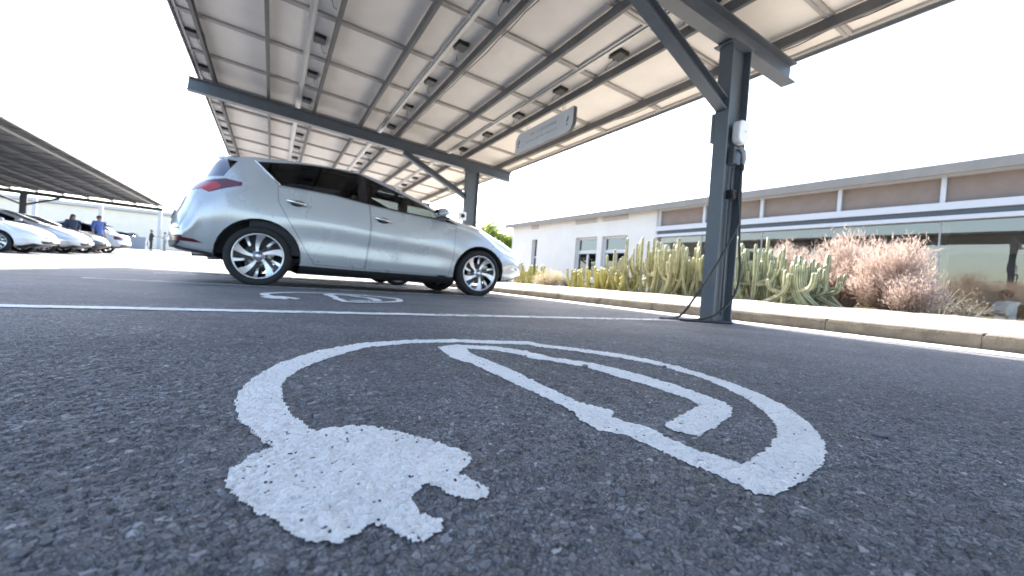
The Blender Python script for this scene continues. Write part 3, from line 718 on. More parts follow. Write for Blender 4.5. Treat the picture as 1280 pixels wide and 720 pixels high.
def make_body(C, W, D, lamp, res=1.0):
    """half shell (y>0) as a bmesh, cut along the shut lines; returns {region: MB}"""
    F = {k: pchip(*zip(*C[k])) for k in ('rail', 'zc', 'belt', 'yrail', 'ybelt', 'zb')}
    s0, s1 = C['s0'], C['s1']; L = s1 - s0
    def bend(s, y):
        p = (abs(y) / .88) ** 2.6
        r = C['br'] * smoothstep(0, 1, (s0 + .95 - s) / .95) * p; f = C['bf'] * smoothstep(0, 1, (s - (s1 - 1.15)) / 1.15) * p
        return s + float(r) - float(f)
    def section(s):
        zb, zr, zc, zt = F['zb'](s), F['rail'](s), F['zc'](s), F['belt'](s); yr, yb = F['yrail'](s), F['ybelt'](s)
        zt = min(zt, zr - .02); H = zt - zb
        low = min(1., max(0., (s - .1) / .4)) * min(1., max(0., (2.4 - s) / .4))
        e = .03 * max(0, (s0 + .25 - s) / .25) + .10 * max(0, (s - s1 + .3) / .3)
        return [(0, zb), (.60, zb), (.79 - e - .02 * low, zb + .015), (.845 + .017 * low - e, zb + H * .20), (.874 - .013 * low - e, zb + H * .41), (.884 - e * .8, zb + H * .60), (.866 - e * .6, zb + H * .82),
                (yb - e * .5, zt), (yr, zr), (yr - .07, zr + .55 * (zc - zr)), (yr * .5, zc - .18 * (zc - zr)), (0, zc)]
    segs = [1, 2, 2, 3, 4, 4, 4, 7, 2, 3, 3]
    n1 = int(14 * res); n2 = int(90 * res)
    ss = np.concatenate([s0 + .36 * np.linspace(0, 1, n1) ** 1.3, np.linspace(s0 + .36, s1 - .3, n2)[1:-1], s1 - .3 * np.linspace(1, 0, n1) ** 1.3])
    bm = bmesh.new(); rows = []
    for s in ss:
        P = section(float(s)); pts = []
        for i, k in enumerate(segs):
            p0, p1, p2, p3 = P[max(i-1, 0)], P[i], P[i+1], P[min(i+2, 11)]
            lin = i in (0, 1, 7)
            for t in range(k):
                u = t / k
                if lin:
                    y = p1[0] + (p2[0]-p1[0])*u; z = p1[1] + (p2[1]-p1[1])*u
                    if i == 7: y += .028 * 4 * u * (1 - u) * .8
                else:
                    m1 = [(p2[j]-p0[j])/2 for j in (0, 1)]; m2 = [(p3[j]-p1[j])/2 for j in (0, 1)]
                    if i == 2 or i == 8: m1 = [(p2[j]-p1[j]) for j in (0, 1)]
                    if i == 6: m2 = [(p2[j]-p1[j])*.8 for j in (0, 1)]
                    h = (2*u**3-3*u**2+1, u**3-2*u**2+u, -2*u**3+3*u**2, u**3-u**2)
                    y, z = (h[0]*p1[j]+h[1]*m1[j]+h[2]*p2[j]+h[3]*m2[j] for j in (0, 1))
                pts.append((max(0, y), z))
        pts.append(P[-1]); pts = [(y, z) for y, z in pts]
        rows.append([bm.verts.new((bend(float(s), y), y, z)) for y, z in pts])
    lay = bm.faces.layers.int.new('row'); rowof = []
    ridx = []; a = 0
    for i, k in enumerate(segs): ridx += [i] * k
    smid = []
    slay = bm.faces.layers.float.new('s')
    for i in range(len(ss) - 1):
        for k in range(len(ridx)):
            try: f = bm.faces.new((rows[i][k], rows[i+1][k], rows[i+1][k+1], rows[i][k+1]))
            except ValueError: continue
            f[lay] = ridx[k]; f[slay] = float(ss[i] + ss[i+1]) / 2
    # end caps, curved in plan
    NY = 7
    for e, R, s in ((0, rows[0], s0), (1, rows[-1], s1)):
        bulge = (-1 if e == 0 else 1)
        cols = [R]
        zlo, zhi = R[0].co.z, R[-1].co.z
        for j in range(1, NY + 1):
            u = 1 - j / NY; c = []
            for v in R:
                y = v.co.y * u; q = (v.co.z - zlo) / max(1e-4, zhi - zlo)
                x = bend(s, y) + bulge * (.016 if e == 0 else .035) * math.sin(math.pi * min(1, max(0, q))) * (1 - u ** 4)
                c.append(bm.verts.new((x, y, v.co.z)))
            cols.append(c)
        for j in range(NY):
            for k in range(len(R) - 1):
                q = (cols[j][k], cols[j][k+1], cols[j+1][k+1], cols[j+1][k])
                f = bm.faces.new(q if e else q[::-1]); f[lay] = 20 + e; f[slay] = s
    bmesh.ops.remove_doubles(bm, verts=bm.verts, dist=.0008)
    bmesh.ops.dissolve_degenerate(bm, dist=.0004, edges=bm.edges)
    bmesh.ops.recalc_face_normals(bm, faces=bm.faces)
    from mathutils.bvhtree import BVHTree
    bm.normal_update(); ref = BVHTree.FromBMesh(bm); bm.faces.ensure_lookup_table()
    fcs = [([v.co.copy() for v in f.verts], [v.normal.copy() for v in f.verts]) for f in bm.faces]
    C['nrm'] = lambda co: _nrm(ref, fcs, co)
    ar, af = circ(0, .31, .405), circ(2.6, .31, .378)
    polys = [W['trim'], W['A'], W['B'], inset(D['rear'], .0045), D['rear'], D['front'], inset(D['front'], .0045), ar, af, lamp, HEAD]
    if C is HATCH: polys += [RWIN, REFL, LAMPIN, [(-.51, .905), (-.50, .895), (-.235, .665), (-.245, .672)]]
    def cut(poly, side=True):
        n = len(poly)
        for i in range(n):
            p, q = poly[i], poly[(i+1) % n]
            x0, x1 = min(p[0], q[0]) - 1e-4, max(p[0], q[0]) + 1e-4; z0, z1 = min(p[1], q[1]) - 1e-4, max(p[1], q[1]) + 1e-4
            fs = []
            for f in bm.faces:
                xs_ = [v.co.x for v in f.verts]
                if max(xs_) < x0 or min(xs_) > x1: continue
                zs_ = [v.co.z for v in f.verts]
                if max(zs_) < z0 or min(zs_) > z1: continue
                if f.calc_center_median().y < .33: continue
                fs.append(f)
            if not fs: continue
            ed = {e for f in fs for e in f.edges}; ve = {v for f in fs for v in f.verts}
            bmesh.ops.bisect_plane(bm, geom=list(ve) + list(ed) + fs, dist=1e-5, plane_co=(p[0], 0, p[1]), plane_no=(q[1]-p[1], 0, -(q[0]-p[0])))
    for p in polys: cut(p)
    fs = [f for f in bm.faces if .15 < f.calc_center_median().x < 2.4 and .2 < min(v.co.z for v in f.verts) < .3]
    ed = {e for f in fs for e in f.edges}; ve = {v for f in fs for v in f.verts}
    bmesh.ops.bisect_plane(bm, geom=list(ve) + list(ed) + fs, dist=1e-5, plane_co=(0, 0, .245), plane_no=(.003, 0, 1))
    reg = {}
    def put(name, f, mi=0):
        b = reg.setdefault(name, ({}, MB()))
        mp, mb = b; ids = []
        for v in f.verts:
            if v not in mp: mp[v] = len(mb.v); mb.v.append(tuple(v.co))
            ids.append(mp[v])
        mb.f.append(ids); mb.m.append(mi); mb.sm.append(True)
    rin, fin = inset(D['rear'], .0045), inset(D['front'], .0045)
    ip = lambda x, z, poly: bool(in_poly(np.array([x]), np.array([z]), poly)[0])
    for f in bm.faces:
        c = f.calc_center_median(); x, y, z = c; r = f[lay]; s = f[slay]; side = y > .33 and r >= 2
        if y > .3 and (ip(x, z, ar) or ip(x, z, af)) and r < 20: continue
        if r == 0 or (r == 1): put('underbody', f); continue
        if side and r < 20:
            if ip(x, z, W['A']) and r <= 9: put('rear_window_side', f); continue
            if ip(x, z, W['B']) and r <= 9: put('front_window_side', f); continue
            if ip(x, z, W['trim']) and r <= 9: put('window_trim', f); continue
            if ip(x, z, rin): put('rear_door', f); continue
            if ip(x, z, fin): put('front_door', f); continue
            if ip(x, z, D['rear']) or ip(x, z, D['front']): put('body', f, 1); continue
        if C is HATCH and y > .33 and x < 0 and r < 12 and ip(x, z, RWIN): put('rear_window', f); continue
        if y > .25 and ip(x, z, lamp) and x < 0: put('tail_light', f, 1 if C is HATCH and ip(x, z, LAMPIN) else 0); continue
        if y > .33 and ip(x, z, HEAD) and x > 2: put('headlight', f); continue
        if C is HATCH and y > .3 and x < 0 and ip(x, z, REFL): put('reflector', f); continue
        if C is HATCH and y > .33 and x < 0 and r < 20 and ip(x, z, polys[-1]): put('body', f, 1); continue
        if r == 21 and y < .52 and .33 < z < .42: put('body', f, 2); continue
        if r == 21 and y < .45 and .50 < z < .545: put('body', f, 2); continue
        if r == 20 and z < .47: put('body', f, 2); continue
        if x < -.44 and z < .335 and r < 20: put('body', f, 2); continue
        if .3 < x < 2.35 and z < .245: put('body', f, 2); continue
        if x > 2.9 and z < .25: put('body', f, 2); continue
        if r >= 9 and r < 20 and y < .60:
            if 1.38 < s < 2.26 and y < F['yrail'](s) - .05: put('windscreen', f); continue
            if C is HATCH and -.68 < s < -.475 and y < .58: put('rear_window', f); continue
            if C is SEDAN and -.46 < s < .1 and y < .56: put('rear_window', f); continue
        put('body', f, 0)
    bm.free()
    return {k: v[1] for k, v in reg.items()}

def wheel_parts(par, loc, sgn, front=False, spin=0.):
    """tyre, rim and brake disc under one wheel; sgn = direction of the outer face along y"""
    w = empty('wheel', loc, 0, par)
    T = MB()
    R, hw = .317, .107
    prof = [(.236, hw*.80), (.245, hw*.95), (.266, hw*1.04), (.290, hw), (.306, hw*.86), (.3145, hw*.70)]
    for g in (.55, .05):
        prof += [(R, hw*(g+.10)), (R, hw*(g+.05)), (R-.007, hw*(g+.03)), (R-.007, hw*(g-.03)), (R, hw*(g-.05))]
    prof = prof + [(r, -h) for r, h in prof[::-1]] + [(.232, -hw*.8), (.232, hw*.8)]
    T.lathe([(r, sgn * h) for r, h in prof], 48, axis='y'); T.build('tyre', M['rubber'], w)
    rim = MB()
    rim.lathe([(r, sgn * h) for r, h in [(.238, hw*.80), (.243, hw*.92), (.238, hw*.96), (.226, hw*.90), (.221, hw*.70)]], 48, axis='y', mi=0)
    rim.lathe([(r, sgn * h) for r, h in [(.221, hw*.70), (.214, -.04), (.21, -.09)]], 40, axis='y', mi=1)
    rim.lathe([(r, sgn * h) for r, h in [(.0, .086), (.022, .086), (.030, .080), (.031, .07), (.062, .066), (.068, .04)]], 24, axis='y', mi=0)
    for k in range(5):                                    # bolts
        a = rad(72 * k + 20 + spin); rim.lathe([(.009, .070*sgn), (.009, .060*sgn)], 8, (.046*math.cos(a), 0, .046*math.sin(a)), 'y', mi=1)
    def blade(a0, a1, w0, w1, h0, h1, mi, th, r0=.050):
        n = 7; vs = []
        for i in range(n):
            u = i / (n - 1); r = r0 + (.226 - r0) * u; a = a0 + (a1 - a0) * u; wd = w0 + (w1 - w0) * u ** 1.6; h = h0 + (h1 - h0) * u - .010 * math.sin(math.pi * u)
            c, s = math.cos(a), math.sin(a)
            for t, dh in ((-.5, 0), (.5, 0), (.42, -th), (-.42, -th)):
                vs.append((r * c - wd * t * s, sgn * (h + dh), r * s + wd * t * c))
        fs = []
        for i in range(n - 1):
            for j in range(4): fs.append((i*4+j, i*4+(j+1) % 4, (i+1)*4+(j+1) % 4, (i+1)*4+j))
        fs += [(3, 2, 1, 0), tuple((n-1)*4+j for j in range(4))]
        rim.add(vs, fs, mi)
    for k in range(5):
        a = rad(72 * k + 90 + spin)
        blade(a - .02, a - .34, .026, .088, .070, .094, 0, .022)
        blade(a + .40, a + .30, .022, .036, .076, .090, 0, .018, .13); blade(a + .52, a + .26, .020, .050, .056, .078, 1, .022)
        blade(a + .20, a + .02, .022, .050, .048, .068, 1, .022)
    rim.build('rim', [M['alloy'], M['alloy_dark']], w)
    d = MB(); d.lathe([(.05, sgn*.012), (.145, sgn*.012), (.145, -sgn*.012), (.05, -sgn*.012)], 32, axis='y', close=True); d.lathe([(.0, sgn*.03), (.06, sgn*.03), (.075, sgn*.012)], 20, axis='y')
    d.box((.11, 0, .06), (.07, .07, .10)); d.build('brake_disc', M['disc'], w)
    return w

BODY_CACHE = {}
def make_car(name, label, group, loc, rz, paint, kind='hatch', scale=(1, 1, 1), res=1.0, tint=True):
    C, W, D, lamp = (HATCH, WIN_H, DOORS_H, LAMP) if kind == 'hatch' else (SEDAN, WIN_S, DOORS_S, LAMP_S)
    key = (kind, res)
    if key not in BODY_CACHE: BODY_CACHE[key] = make_body(C, W, D, lamp, res)
    reg = BODY_CACHE[key]
    root = empty(name, loc, rz); root.scale = scale
    tag(root, label, 'car', group)
    def mir(mb):
        o = MB(); o.v = [(x, -y, z) for x, y, z in mb.v]; o.f = [f[::-1] for f in mb.f]; o.m = list(mb.m); o.sm = list(mb.sm); return o
    def mesh_of(mbs, mats):
        b = MB()
        for m_ in mbs:
            off = len(b.v); b.v += m_.v; b.f += [[i + off for i in f] for f in m_.f]; b.m += m_.m; b.sm += m_.sm
        me = bpy.data.meshes.new('panel'); me.from_pydata(b.v, [], b.f)
        for m_ in mats: me.materials.append(m_)
        me.polygons.foreach_set('material_index', b.m); me.polygons.foreach_set('use_smooth', b.sm)
        bm = bmesh.new(); bm.from_mesh(me); bmesh.ops.remove_doubles(bm, verts=bm.verts, dist=.0006); bm.to_mesh(me); bm.free()
        nn = []
        for v in me.vertices:
            c = v.co; sgn = -1 if c.y < 0 else 1; m = C['nrm'](Vector((c.x, abs(c.y), c.z)))
            if abs(c.y) < .002: m.y = 0
            nn.append((m.x, m.y * sgn, m.z))
        me.normals_split_custom_set_from_vertices(nn)
        return me
    both = lambda k: [reg[k], mir(reg[k])]
    body = link('body', mesh_of(both('body'), [paint, M['seam'], M['black']]), root)
    for q_ in both('window_trim'): link('window_trim', mesh_of([q_], [M['gloss_black']]), body)
    link('underbody', mesh_of(both('underbody'), [M['black']]), root)
    if 'windscreen' in reg: link('windscreen', mesh_of(both('windscreen'), [M['cglass']]), root)
    if 'rear_window' in reg: link('rear_window', mesh_of(both('rear_window'), [M['rglass']]), root)
    for sg in (1, -1):
        pick = (lambda k: reg[k]) if sg == 1 else (lambda k: mir(reg[k]))
        for dn, wn, gm in (('rear_door', 'rear_window_side', M['tint'] if tint else M['cglass']), ('front_door', 'front_window_side', M['sglass'])):
            d = link('door', mesh_of([pick(dn)], [paint]), root)
            link('window', mesh_of([pick(wn)], [gm]), d)
            hx, hz = ((.33, .93) if dn == 'rear_door' else (1.26, .868)) if kind == 'hatch' else ((.30, .87) if dn == 'rear_door' else (1.22, .85))
            if dn == 'rear_door' or True:
                tl = -.12 if kind == 'hatch' else -.02
                h = MB(); yy = .875
                pts = [(-.105, .0, .004), (-.085, .028, .002), (-.03, .042, 0), (.03, .042, 0), (.085, .028, -.002), (.105, .0, -.004)]
                h.tube([(hx + a, sg * (yy + b_), hz + c + a * tl) for a, b_, c in pts], [.010, .014, .0165, .0165, .014, .010], 8)
                h.build('handle', M['chrome'], d)
                cup = MB(); cup.sphere((hx + .01, sg * (yy - .004), hz - .004), .055, 14, 8, sc=(1.35, .12, .62)); cup.build('handle_recess', M['seam'] if kind != 'hatch' else M['alloy_dark'], d)
            if dn == 'front_door':
                mi = MB(); mi.sphere((1.99, sg * .955, 1.045), .10, 14, 10, sc=(.85, 1.05, .72), mi=0)
                mi.v = [(x - (.03 if z < 1.03 else 0), y, max(z, .992)) for x, y, z in mi.v]
                mi.box((1.99, sg * .955, .985), (.13, .17, .03), mi=1); mi.bar((2.04, sg * .82, .985), (2.0, sg * .90, .985), .07, .035, mi=1)
                mi.box((1.905, sg * .955, 1.045), (.012, .15, .085), mi=2)
                mi.build('mirror', [paint, M['black'], M['gloss_black']], d, bevel=.01)
        link('tail_light', mesh_of([pick('tail_light')], [M['red_lamp'], M['red_dark']]), root)
        if 'headlight' in reg: link('headlight', mesh_of([pick('headlight')], [M['clear_lamp']]), root)
        if 'reflector' in reg: link('reflector', mesh_of([pick('reflector')], [M['red_lamp']]), root)
        # wheel housings
        for cx_, r in ((0, .405), (2.6, .378)):
            a = MB(); n = 40; rr = [(r, .872), (r - .012, .86), (r - .012, .52), (.0, .52)]
            vs = []; ym = {0: 1}
            for rad_, y in rr:
                for i in range(n + 1):
                    t = -.06 + (math.pi + .12) * i / n; zz = .31 + rad_ * math.sin(t)
                    xx = cx_ + rad_ * math.cos(t); yo = y
                    if y > .84:
                        yo = .868 - .35 * max(0, abs(xx - 1.3) - 1.15) * .12 - (.03 if zz < .42 else .0)
                    vs.append((xx, sg * yo, zz))
            fs = [(j*(n+1)+i, j*(n+1)+i+1, (j+1)*(n+1)+i+1, (j+1)*(n+1)+i) for j in range(3) for i in range(n)]
            a.add(vs, fs, 0, True); a.build('wheel_arch', M['black'], body)
        wheel_parts(root, (0, sg * .772, .317), sg, spin=14); wheel_parts(root, (2.6, sg * .772, .317), sg, True, spin=-16)
    # chrome strip under the side glass, spoiler, plates, exhaust, interior
    if kind == 'hatch':
        for sg in (1, -1):
            b = MB(); b.tube([(.162, sg * .851, 1.100), (.06, sg * .795, 1.205), (-.084, sg * .712, 1.348)], .0085, 6); b.build('chrome_strip', M['chrome'], body)
        b = MB(); pr = [(-.33, 1.392), (-.43, 1.378), (-.445, 1.365), (-.43, 1.352), (-.37, 1.36)]
        for y0, y1, dx in ((-.59, -.50, .03), (-.50, .50, 0), (.50, .59, .03)):
            b.prism(pr, y0, y1, lambda a, c, z: (a + (.05 * (abs(z) - .50) / .09 if abs(z) > .5 else 0), z, c - (.02 if abs(z) > .55 else 0)))
        b.build('spoiler', paint, root, bevel=.006)
        b = MB(); b.tube([(-.62, -.45, .30), (-.45, -.45, .31)], .03, 10); b.build('exhaust', M['disc'], root)
        b = MB(); b.tube([(2.30, 0, 1.05), (2.28, 0, 1.06)], .01, 6)
        b = MB(); b.box((-.835, 0, .72), (.012, .50, .10), Matrix.Rotation(.38, 3, 'Y')); b.build('number_plate', M['plate'], root, bevel=.003)
    b = MB(); b.box((C['s1'] + .045, 0, .445), (.012, .50, .10)); b.build('number_plate', M['plate'], root, bevel=.003)
    i = MB()
    i.box((1.0, 0, .30), (2.4, 1.40, .05)); i.box((1.98, 0, .78), (.45, 1.44, .30)); i.box((-.25, 0, .62), (.6, 1.3, .6))
    for sy_ in (-.37, .37):
        for x_, tl in ((.30, 0), (1.12, 0)):
            i.box((x_ + .22, sy_, .50), (.50, .50, .20)); i.box((x_ - .10, sy_, .82), (.15, .48, .62), Matrix.Rotation(-.28, 3, 'Y')); i.box((x_ - .23, sy_, 1.22), (.09, .26, .18), Matrix.Rotation(-.2, 3, 'Y'))
    for sy_ in (-.78, .78): i.box((.95, sy_, .66), (2.1, .05, .62))
    for x_ in (1.03,):
        for sy_ in (-.70, .70): i.bar((x_, sy_ * 1.05, .98), (x_ - .02, sy_ * .86, 1.38), .05, .10)
    i.box((.45, 0, 1.395), (1.5, 1.05, .015))
    i.build('interior', M['seat'], root, bevel=.03)
    b = MB(); n = 20; pts = [(1.72 + .06 * math.sin(2*math.pi*k/n) * 1, .37 + .18 * math.cos(2*math.pi*k/n), .93 + .17 * math.sin(2*math.pi*k/n)) for k in range(n + 1)]
    b.tube(pts, .014, 6); b.bar((1.74, .37, .92), (1.9, .37, .86), .10, .06); b.build('steering_wheel', M['black'], root)
    return root

main = make_car('parked_car', 'silver blue hatchback with machined alloy wheels parked under the tall solar canopy', None, (-.128, 5.90, 0), 0, P_SILVER, 'hatch', (.977, .977, .977), 1.35)
make_car('parked_car', 'black hatchback mostly hidden behind the silver blue hatchback, only its wheels showing beneath it', None, (-.35, 9.15, 0), 0, P_NAVY, 'hatch', (.977, .977, .90), .7)
G = 'cars parked in a row under the far canopy'
def lot(x, y): return (x, y, float(rise(y)))
make_car('parked_car', 'white hatchback at the near end of the row under the dark far canopy', G, lot(-9.55, 18.9), 0, P_WHITE, 'hatch', (.98, .98, .98), .7, False)
make_car('parked_car', 'pale silver saloon car between the white hatchback and the dark grey car', G, lot(-9.55, 21.9), 0, P_SILV2, 'sedan', (.98, 1.0, 1.0), .7, False)
make_car('parked_car', 'dark grey car with pale bumper corner parked beside the man in the blue shirt', G, lot(-9.75, 24.6), 0, P_DARK, 'hatch', (.98, .98, .97), .7)
make_car('parked_car', 'white saloon car with red tail light facing away, last of the far row', G, lot(-7.3, 27.9), math.pi, P_WHITE, 'sedan', (.98, .98, .95), .7)
make_car('parked_car', 'distant dark car behind the two people standing on the sunlit lot', None, lot(-11.6, 52.5), math.pi * .5 + 1.4, P_DARK, 'sedan', (1, 1, 1), .5)

# ------------------------------------------------------------------ far canopy over the other row
fc = empty('solar_canopy', (-12, 33.4, 0))
tag(fc, 'dark underside solar canopy over the row of white and silver cars', 'canopy')
kids0 = set(bpy.data.objects)
def fz(x): return 3.42 - .016 * (x + 6)
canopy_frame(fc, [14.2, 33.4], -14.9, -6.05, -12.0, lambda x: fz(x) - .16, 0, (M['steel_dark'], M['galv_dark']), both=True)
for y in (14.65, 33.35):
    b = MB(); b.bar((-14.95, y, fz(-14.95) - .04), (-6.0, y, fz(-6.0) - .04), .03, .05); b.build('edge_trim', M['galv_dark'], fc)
for i in range(9):
    x = -14.6 + i * 1.04
    b = MB(); b.cbeam((x, 14.4, fz(x) - .09), (x, 33.6, fz(x) - .09), .06, .13); b.build('purlin', M['steel_dark'], fc)
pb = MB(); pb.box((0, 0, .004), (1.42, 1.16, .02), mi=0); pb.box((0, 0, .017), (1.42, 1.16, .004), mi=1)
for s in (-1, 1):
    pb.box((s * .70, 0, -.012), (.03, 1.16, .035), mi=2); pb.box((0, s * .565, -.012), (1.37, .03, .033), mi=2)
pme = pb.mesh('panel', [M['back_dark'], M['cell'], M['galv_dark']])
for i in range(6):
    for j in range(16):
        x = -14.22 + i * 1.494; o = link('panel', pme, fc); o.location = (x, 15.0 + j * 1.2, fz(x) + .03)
for o in set(bpy.data.objects) - kids0:
    if o.parent is fc: rel(o, fc)

# pale buildings beyond the far lot
def lz(y): return float(rise(y))
bd = empty('pale_building', (-16, 60, lz(60)))
tag(bd, 'low cream building with slim posts and flat eave beyond the parked cars', 'building')
b = MB(); b.box((-3, 3, 1.9), (34, 6, 3.8)); b.build('wall', M['rear_cream'], bd)
b = MB(); b.box((-2.6, 2.9, 4.0), (37, 6.6, .35)); b.build('roof', M['wall_white'], bd, bevel=.02)
for i in range(7):
    b = MB(); b.box((-17.5 + i * 4.6, -3.0, 1.95), (.28, .28, 3.9)); b.build('post', M['wall_white'], bd)
b = MB(); b.box((-12.2, 49, lz(49) + .45), (4.6, .3, 1.15)); b.box((-12.2, 49, lz(49) + 1.05), (4.7, .36, .06))
tag(b.build('low_wall', M['grey_wall'], None, bevel=.01), 'low dark grey wall on the sunlit lot beyond the last white car', 'wall')

# ------------------------------------------------------------------ long building with the glazed front
A0 = Vector((11.42, 1.94, 0)); UB = Vector((-.0645, .998, 0)).normalized()
hb = empty('glazed_building', (11.42, 1.94, 0), math.atan2(UB.y, UB.x))
tag(hb, 'long low white building with brown screens over a glazed front behind the cacti', 'building')
# local axes: x along the facade (away from the camera), y = towards the car park, z up
def LB(*a): return MB()
S0, S1, SC_, = -7.5, 16.25, 7.62
DEP = 9.0
w = MB()
def wall_with_holes(b, x0, x1, z0, z1, holes, y0, th):
    xs_ = sorted({x0, x1, *[h[0] for h in holes], *[h[1] for h in holes]}); 
    for a, c in zip(xs_[:-1], xs_[1:]):
        hs_ = sorted([(h[2], h[3]) for h in holes if h[0] <= a + 1e-6 and h[1] >= c - 1e-6]); z = z0
        for (lo, hi) in hs_ + [(z1, z1)]:
            if lo > z + 1e-4: b.box(((a + c) / 2, y0 - th / 2, (z + lo) / 2), (c - a, th, lo - z))
            z = max(z, hi)
HO = [(10.34, 11.55, .45, 2.20), (8.84, 10.08, .45, 2.18), (14.16, 14.55, .30, 2.26)]
wall_with_holes(w, SC_, S1, -.3, 2.97, HO, 0, .28)
bmw = bmesh.new(); me_ = w.mesh('wall', M['wall_white']); bmw.from_mesh(me_); bmesh.ops.remove_doubles(bmw, verts=bmw.verts, dist=.001); bmw.to_mesh(me_); bmw.free()
link('wall', me_, hb)
w = MB()
for z_ in (.85, 1.55, 2.42):
    w.box(((SC_ + S1) / 2, .0005, z_), (S1 - SC_ - .05, .003, .006))
w = MB(); w.box((S1 - .14, -DEP / 2 - .14, 1.35), (.28, DEP - .28, 3.3)); w.box(((S0 + S1) / 2, -DEP - .1, 1.35), (S1 - S0, .2, 3.3)); w.box((SC_ + .15, -4.4, 1.35), (.2, 8.2, 3.29)); w.build('wall', M['wall_white'], hb)
w = MB(); w.prism([(.02, 2.96), (.22, 2.885), (.25, 2.89), (.25, 3.085), (.20, 3.10), (-9.6, 3.2), (-9.6, 2.96)], S0 - .3, S1 + .38, lambda a, c, z: (z, a, c)); w.build('roof', M['roof_slab'], hb)
w = MB(); w.box(((S0 + SC_) / 2, .0, 2.905), (SC_ - S0, .10, .06)); w.build('fascia', M['frame_white'], hb)
mul = [SC_ - .08, 5.98, 4.36, 2.66, .97, -.72, -2.41, -4.1, -5.79, -7.4]
for a, c in zip(mul[:-1], mul[1:]):
    b = MB(); b.box(((a + c) / 2, -.06, 2.64), (a - c - .085, .04, .52)); b.build('brown_screen', M['brown'], hb)
for a in mul:
    b = MB(); b.box((a, -.02, 2.64), (.075, .10, .535)); b.build('mullion', M['frame_white'], hb)
for zc_, hh, m_, yy in ((2.295, .145, 'frame_white', .015), (2.165, .11, 'blue_dark', -.03), (2.065, .085, 'frame_white', .015)):
    b = MB(); b.box(((S0 + SC_) / 2, yy, zc_), (SC_ - S0, .12, hh)); b.build('transom', M[m_], hb)
gm = [SC_ - .05, 6.05, 4.33, 2.75, .98, -.75, -2.5, -4.3, -6.1, -7.45]
for a, c in zip(gm[:-1], gm[1:]):
    b = MB(); b.box(((a + c) / 2, -.05, .9), (a - c - .03, .012, 2.24)); b.build('pane', M['glass'], hb)
for a in gm[1:-1]:
    b = MB(); b.box((a, -.05, .9), (.028, .03, 2.24)); b.build('glazing_bar', M['galv'], hb)
b = MB(); b.box(((S0 + SC_) / 2, -.05, -.26), (SC_ - S0, .14, .08)); b.build('sill', M['frame_white'], hb)
b = MB(); b.box((SC_ - .02, .0, 1.32), (.07, .11, 3.2)); b.build('corner_post', M['vent_grey'], hb)
for k, (a, c, z0, z1) in enumerate(HO):
    if k < 2:
        f = MB(); y_ = -.17
        for px_, w_ in ((a + .04, .08), (c - .04, .08)): f.box((px_, y_, (z0 + z1) / 2), (w_, .07, z1 - z0))
        for z_, h_ in ((z1 - .04, .08), (1.62, .13), (z0 + .04, .08)): f.box(((a + c) / 2, y_, z_), (c - a - .16, .066, h_))
        f.box(((a + c) / 2, y_, (z0 + 1.55) / 2 + .02), (.085, .066, 1.55 - z0 - .09)); fo = f.build('window', M['frame_white'], hb)
        g = MB(); g.box(((a + c) / 2, y_ - .01, (z0 + z1) / 2), (c - a - .1, .012, z1 - z0 - .1)); g.build('pane', M['glass_win'], fo)
        bl = MB(); bl.box(((a + c) / 2, y_ - .10, 1.90), (c - a - .1, .02, .50)); bl.build('blind', M['frame_white'] if k == 0 else M['vent_grey'], fo)
    else:
        f = MB()
        f.box((a + .03, -.15, (z0 + z1) / 2), (.06, .07, z1 - z0)); f.box((c - .03, -.15, (z0 + z1) / 2), (.06, .07, z1 - z0)); f.box(((a + c) / 2, -.15, 1.45), (c - a - .12, .066, .07)); fo = f.build('window', M['frame_white'], hb)
        g = MB(); g.box(((a + c) / 2, -.16, (z0 + z1) / 2), (c - a - .1, .012, z1 - z0)); g.build('pane', M['glass_win'], fo)
for a, c, z0, z1 in ((14.12, 14.66, 2.74, 2.97), (10.42, 11.62, 2.74, 2.97), (8.88, 10.12, 2.74, 2.97)):
    b = MB(); b.box(((a + c) / 2, .012, (z0 + z1) / 2), (c - a, .02, z1 - z0)); b.build('vent', M['vent_grey'], hb)
b = MB(); b.box(((S0 + SC_) / 2, -DEP / 2, -.33), (SC_ - S0, DEP - .3, .06)); b.build('inner_floor', M['inner_floor'], hb)
b = MB(); b.box(((S0 + SC_) / 2, -DEP / 2 - .1, 2.88), (SC_ - S0, DEP - .4, .05)); b.build('inner_ceiling', M['inner_wall'], hb)
b = MB(); b.box((2.0, -6.2, 1.0), (.14, .14, 3.6)); b.box((-1.5, -6.2, 1.0), (.14, .14, 3.6)); b.box((5.4, -6.2, 1.0), (.14, .14, 3.6)); b.build('inner_post', M['inner_wall'], hb)
b = MB(); b.box((2, -7.6, .1), (7.5, .5, .9)); b.box((2, -7.6, .57), (7.7, .62, .05)); b.build('counter', M['wood'], hb)
b = MB(); b.box((1.5, -8.75, 1.75), (11, .05, .9)); b.build('rear_board', M['blue_dark'], hb)
Z3 = Matrix.Rotation(math.atan2(UB.y, UB.x), 4, 'Z')
def fpt(s, d, z):   # facade metres: s along, d towards the car park
    p = A0 + UB * s + Vector((-UB.y, UB.x, 0)) * d; return (p.x, p.y, z)

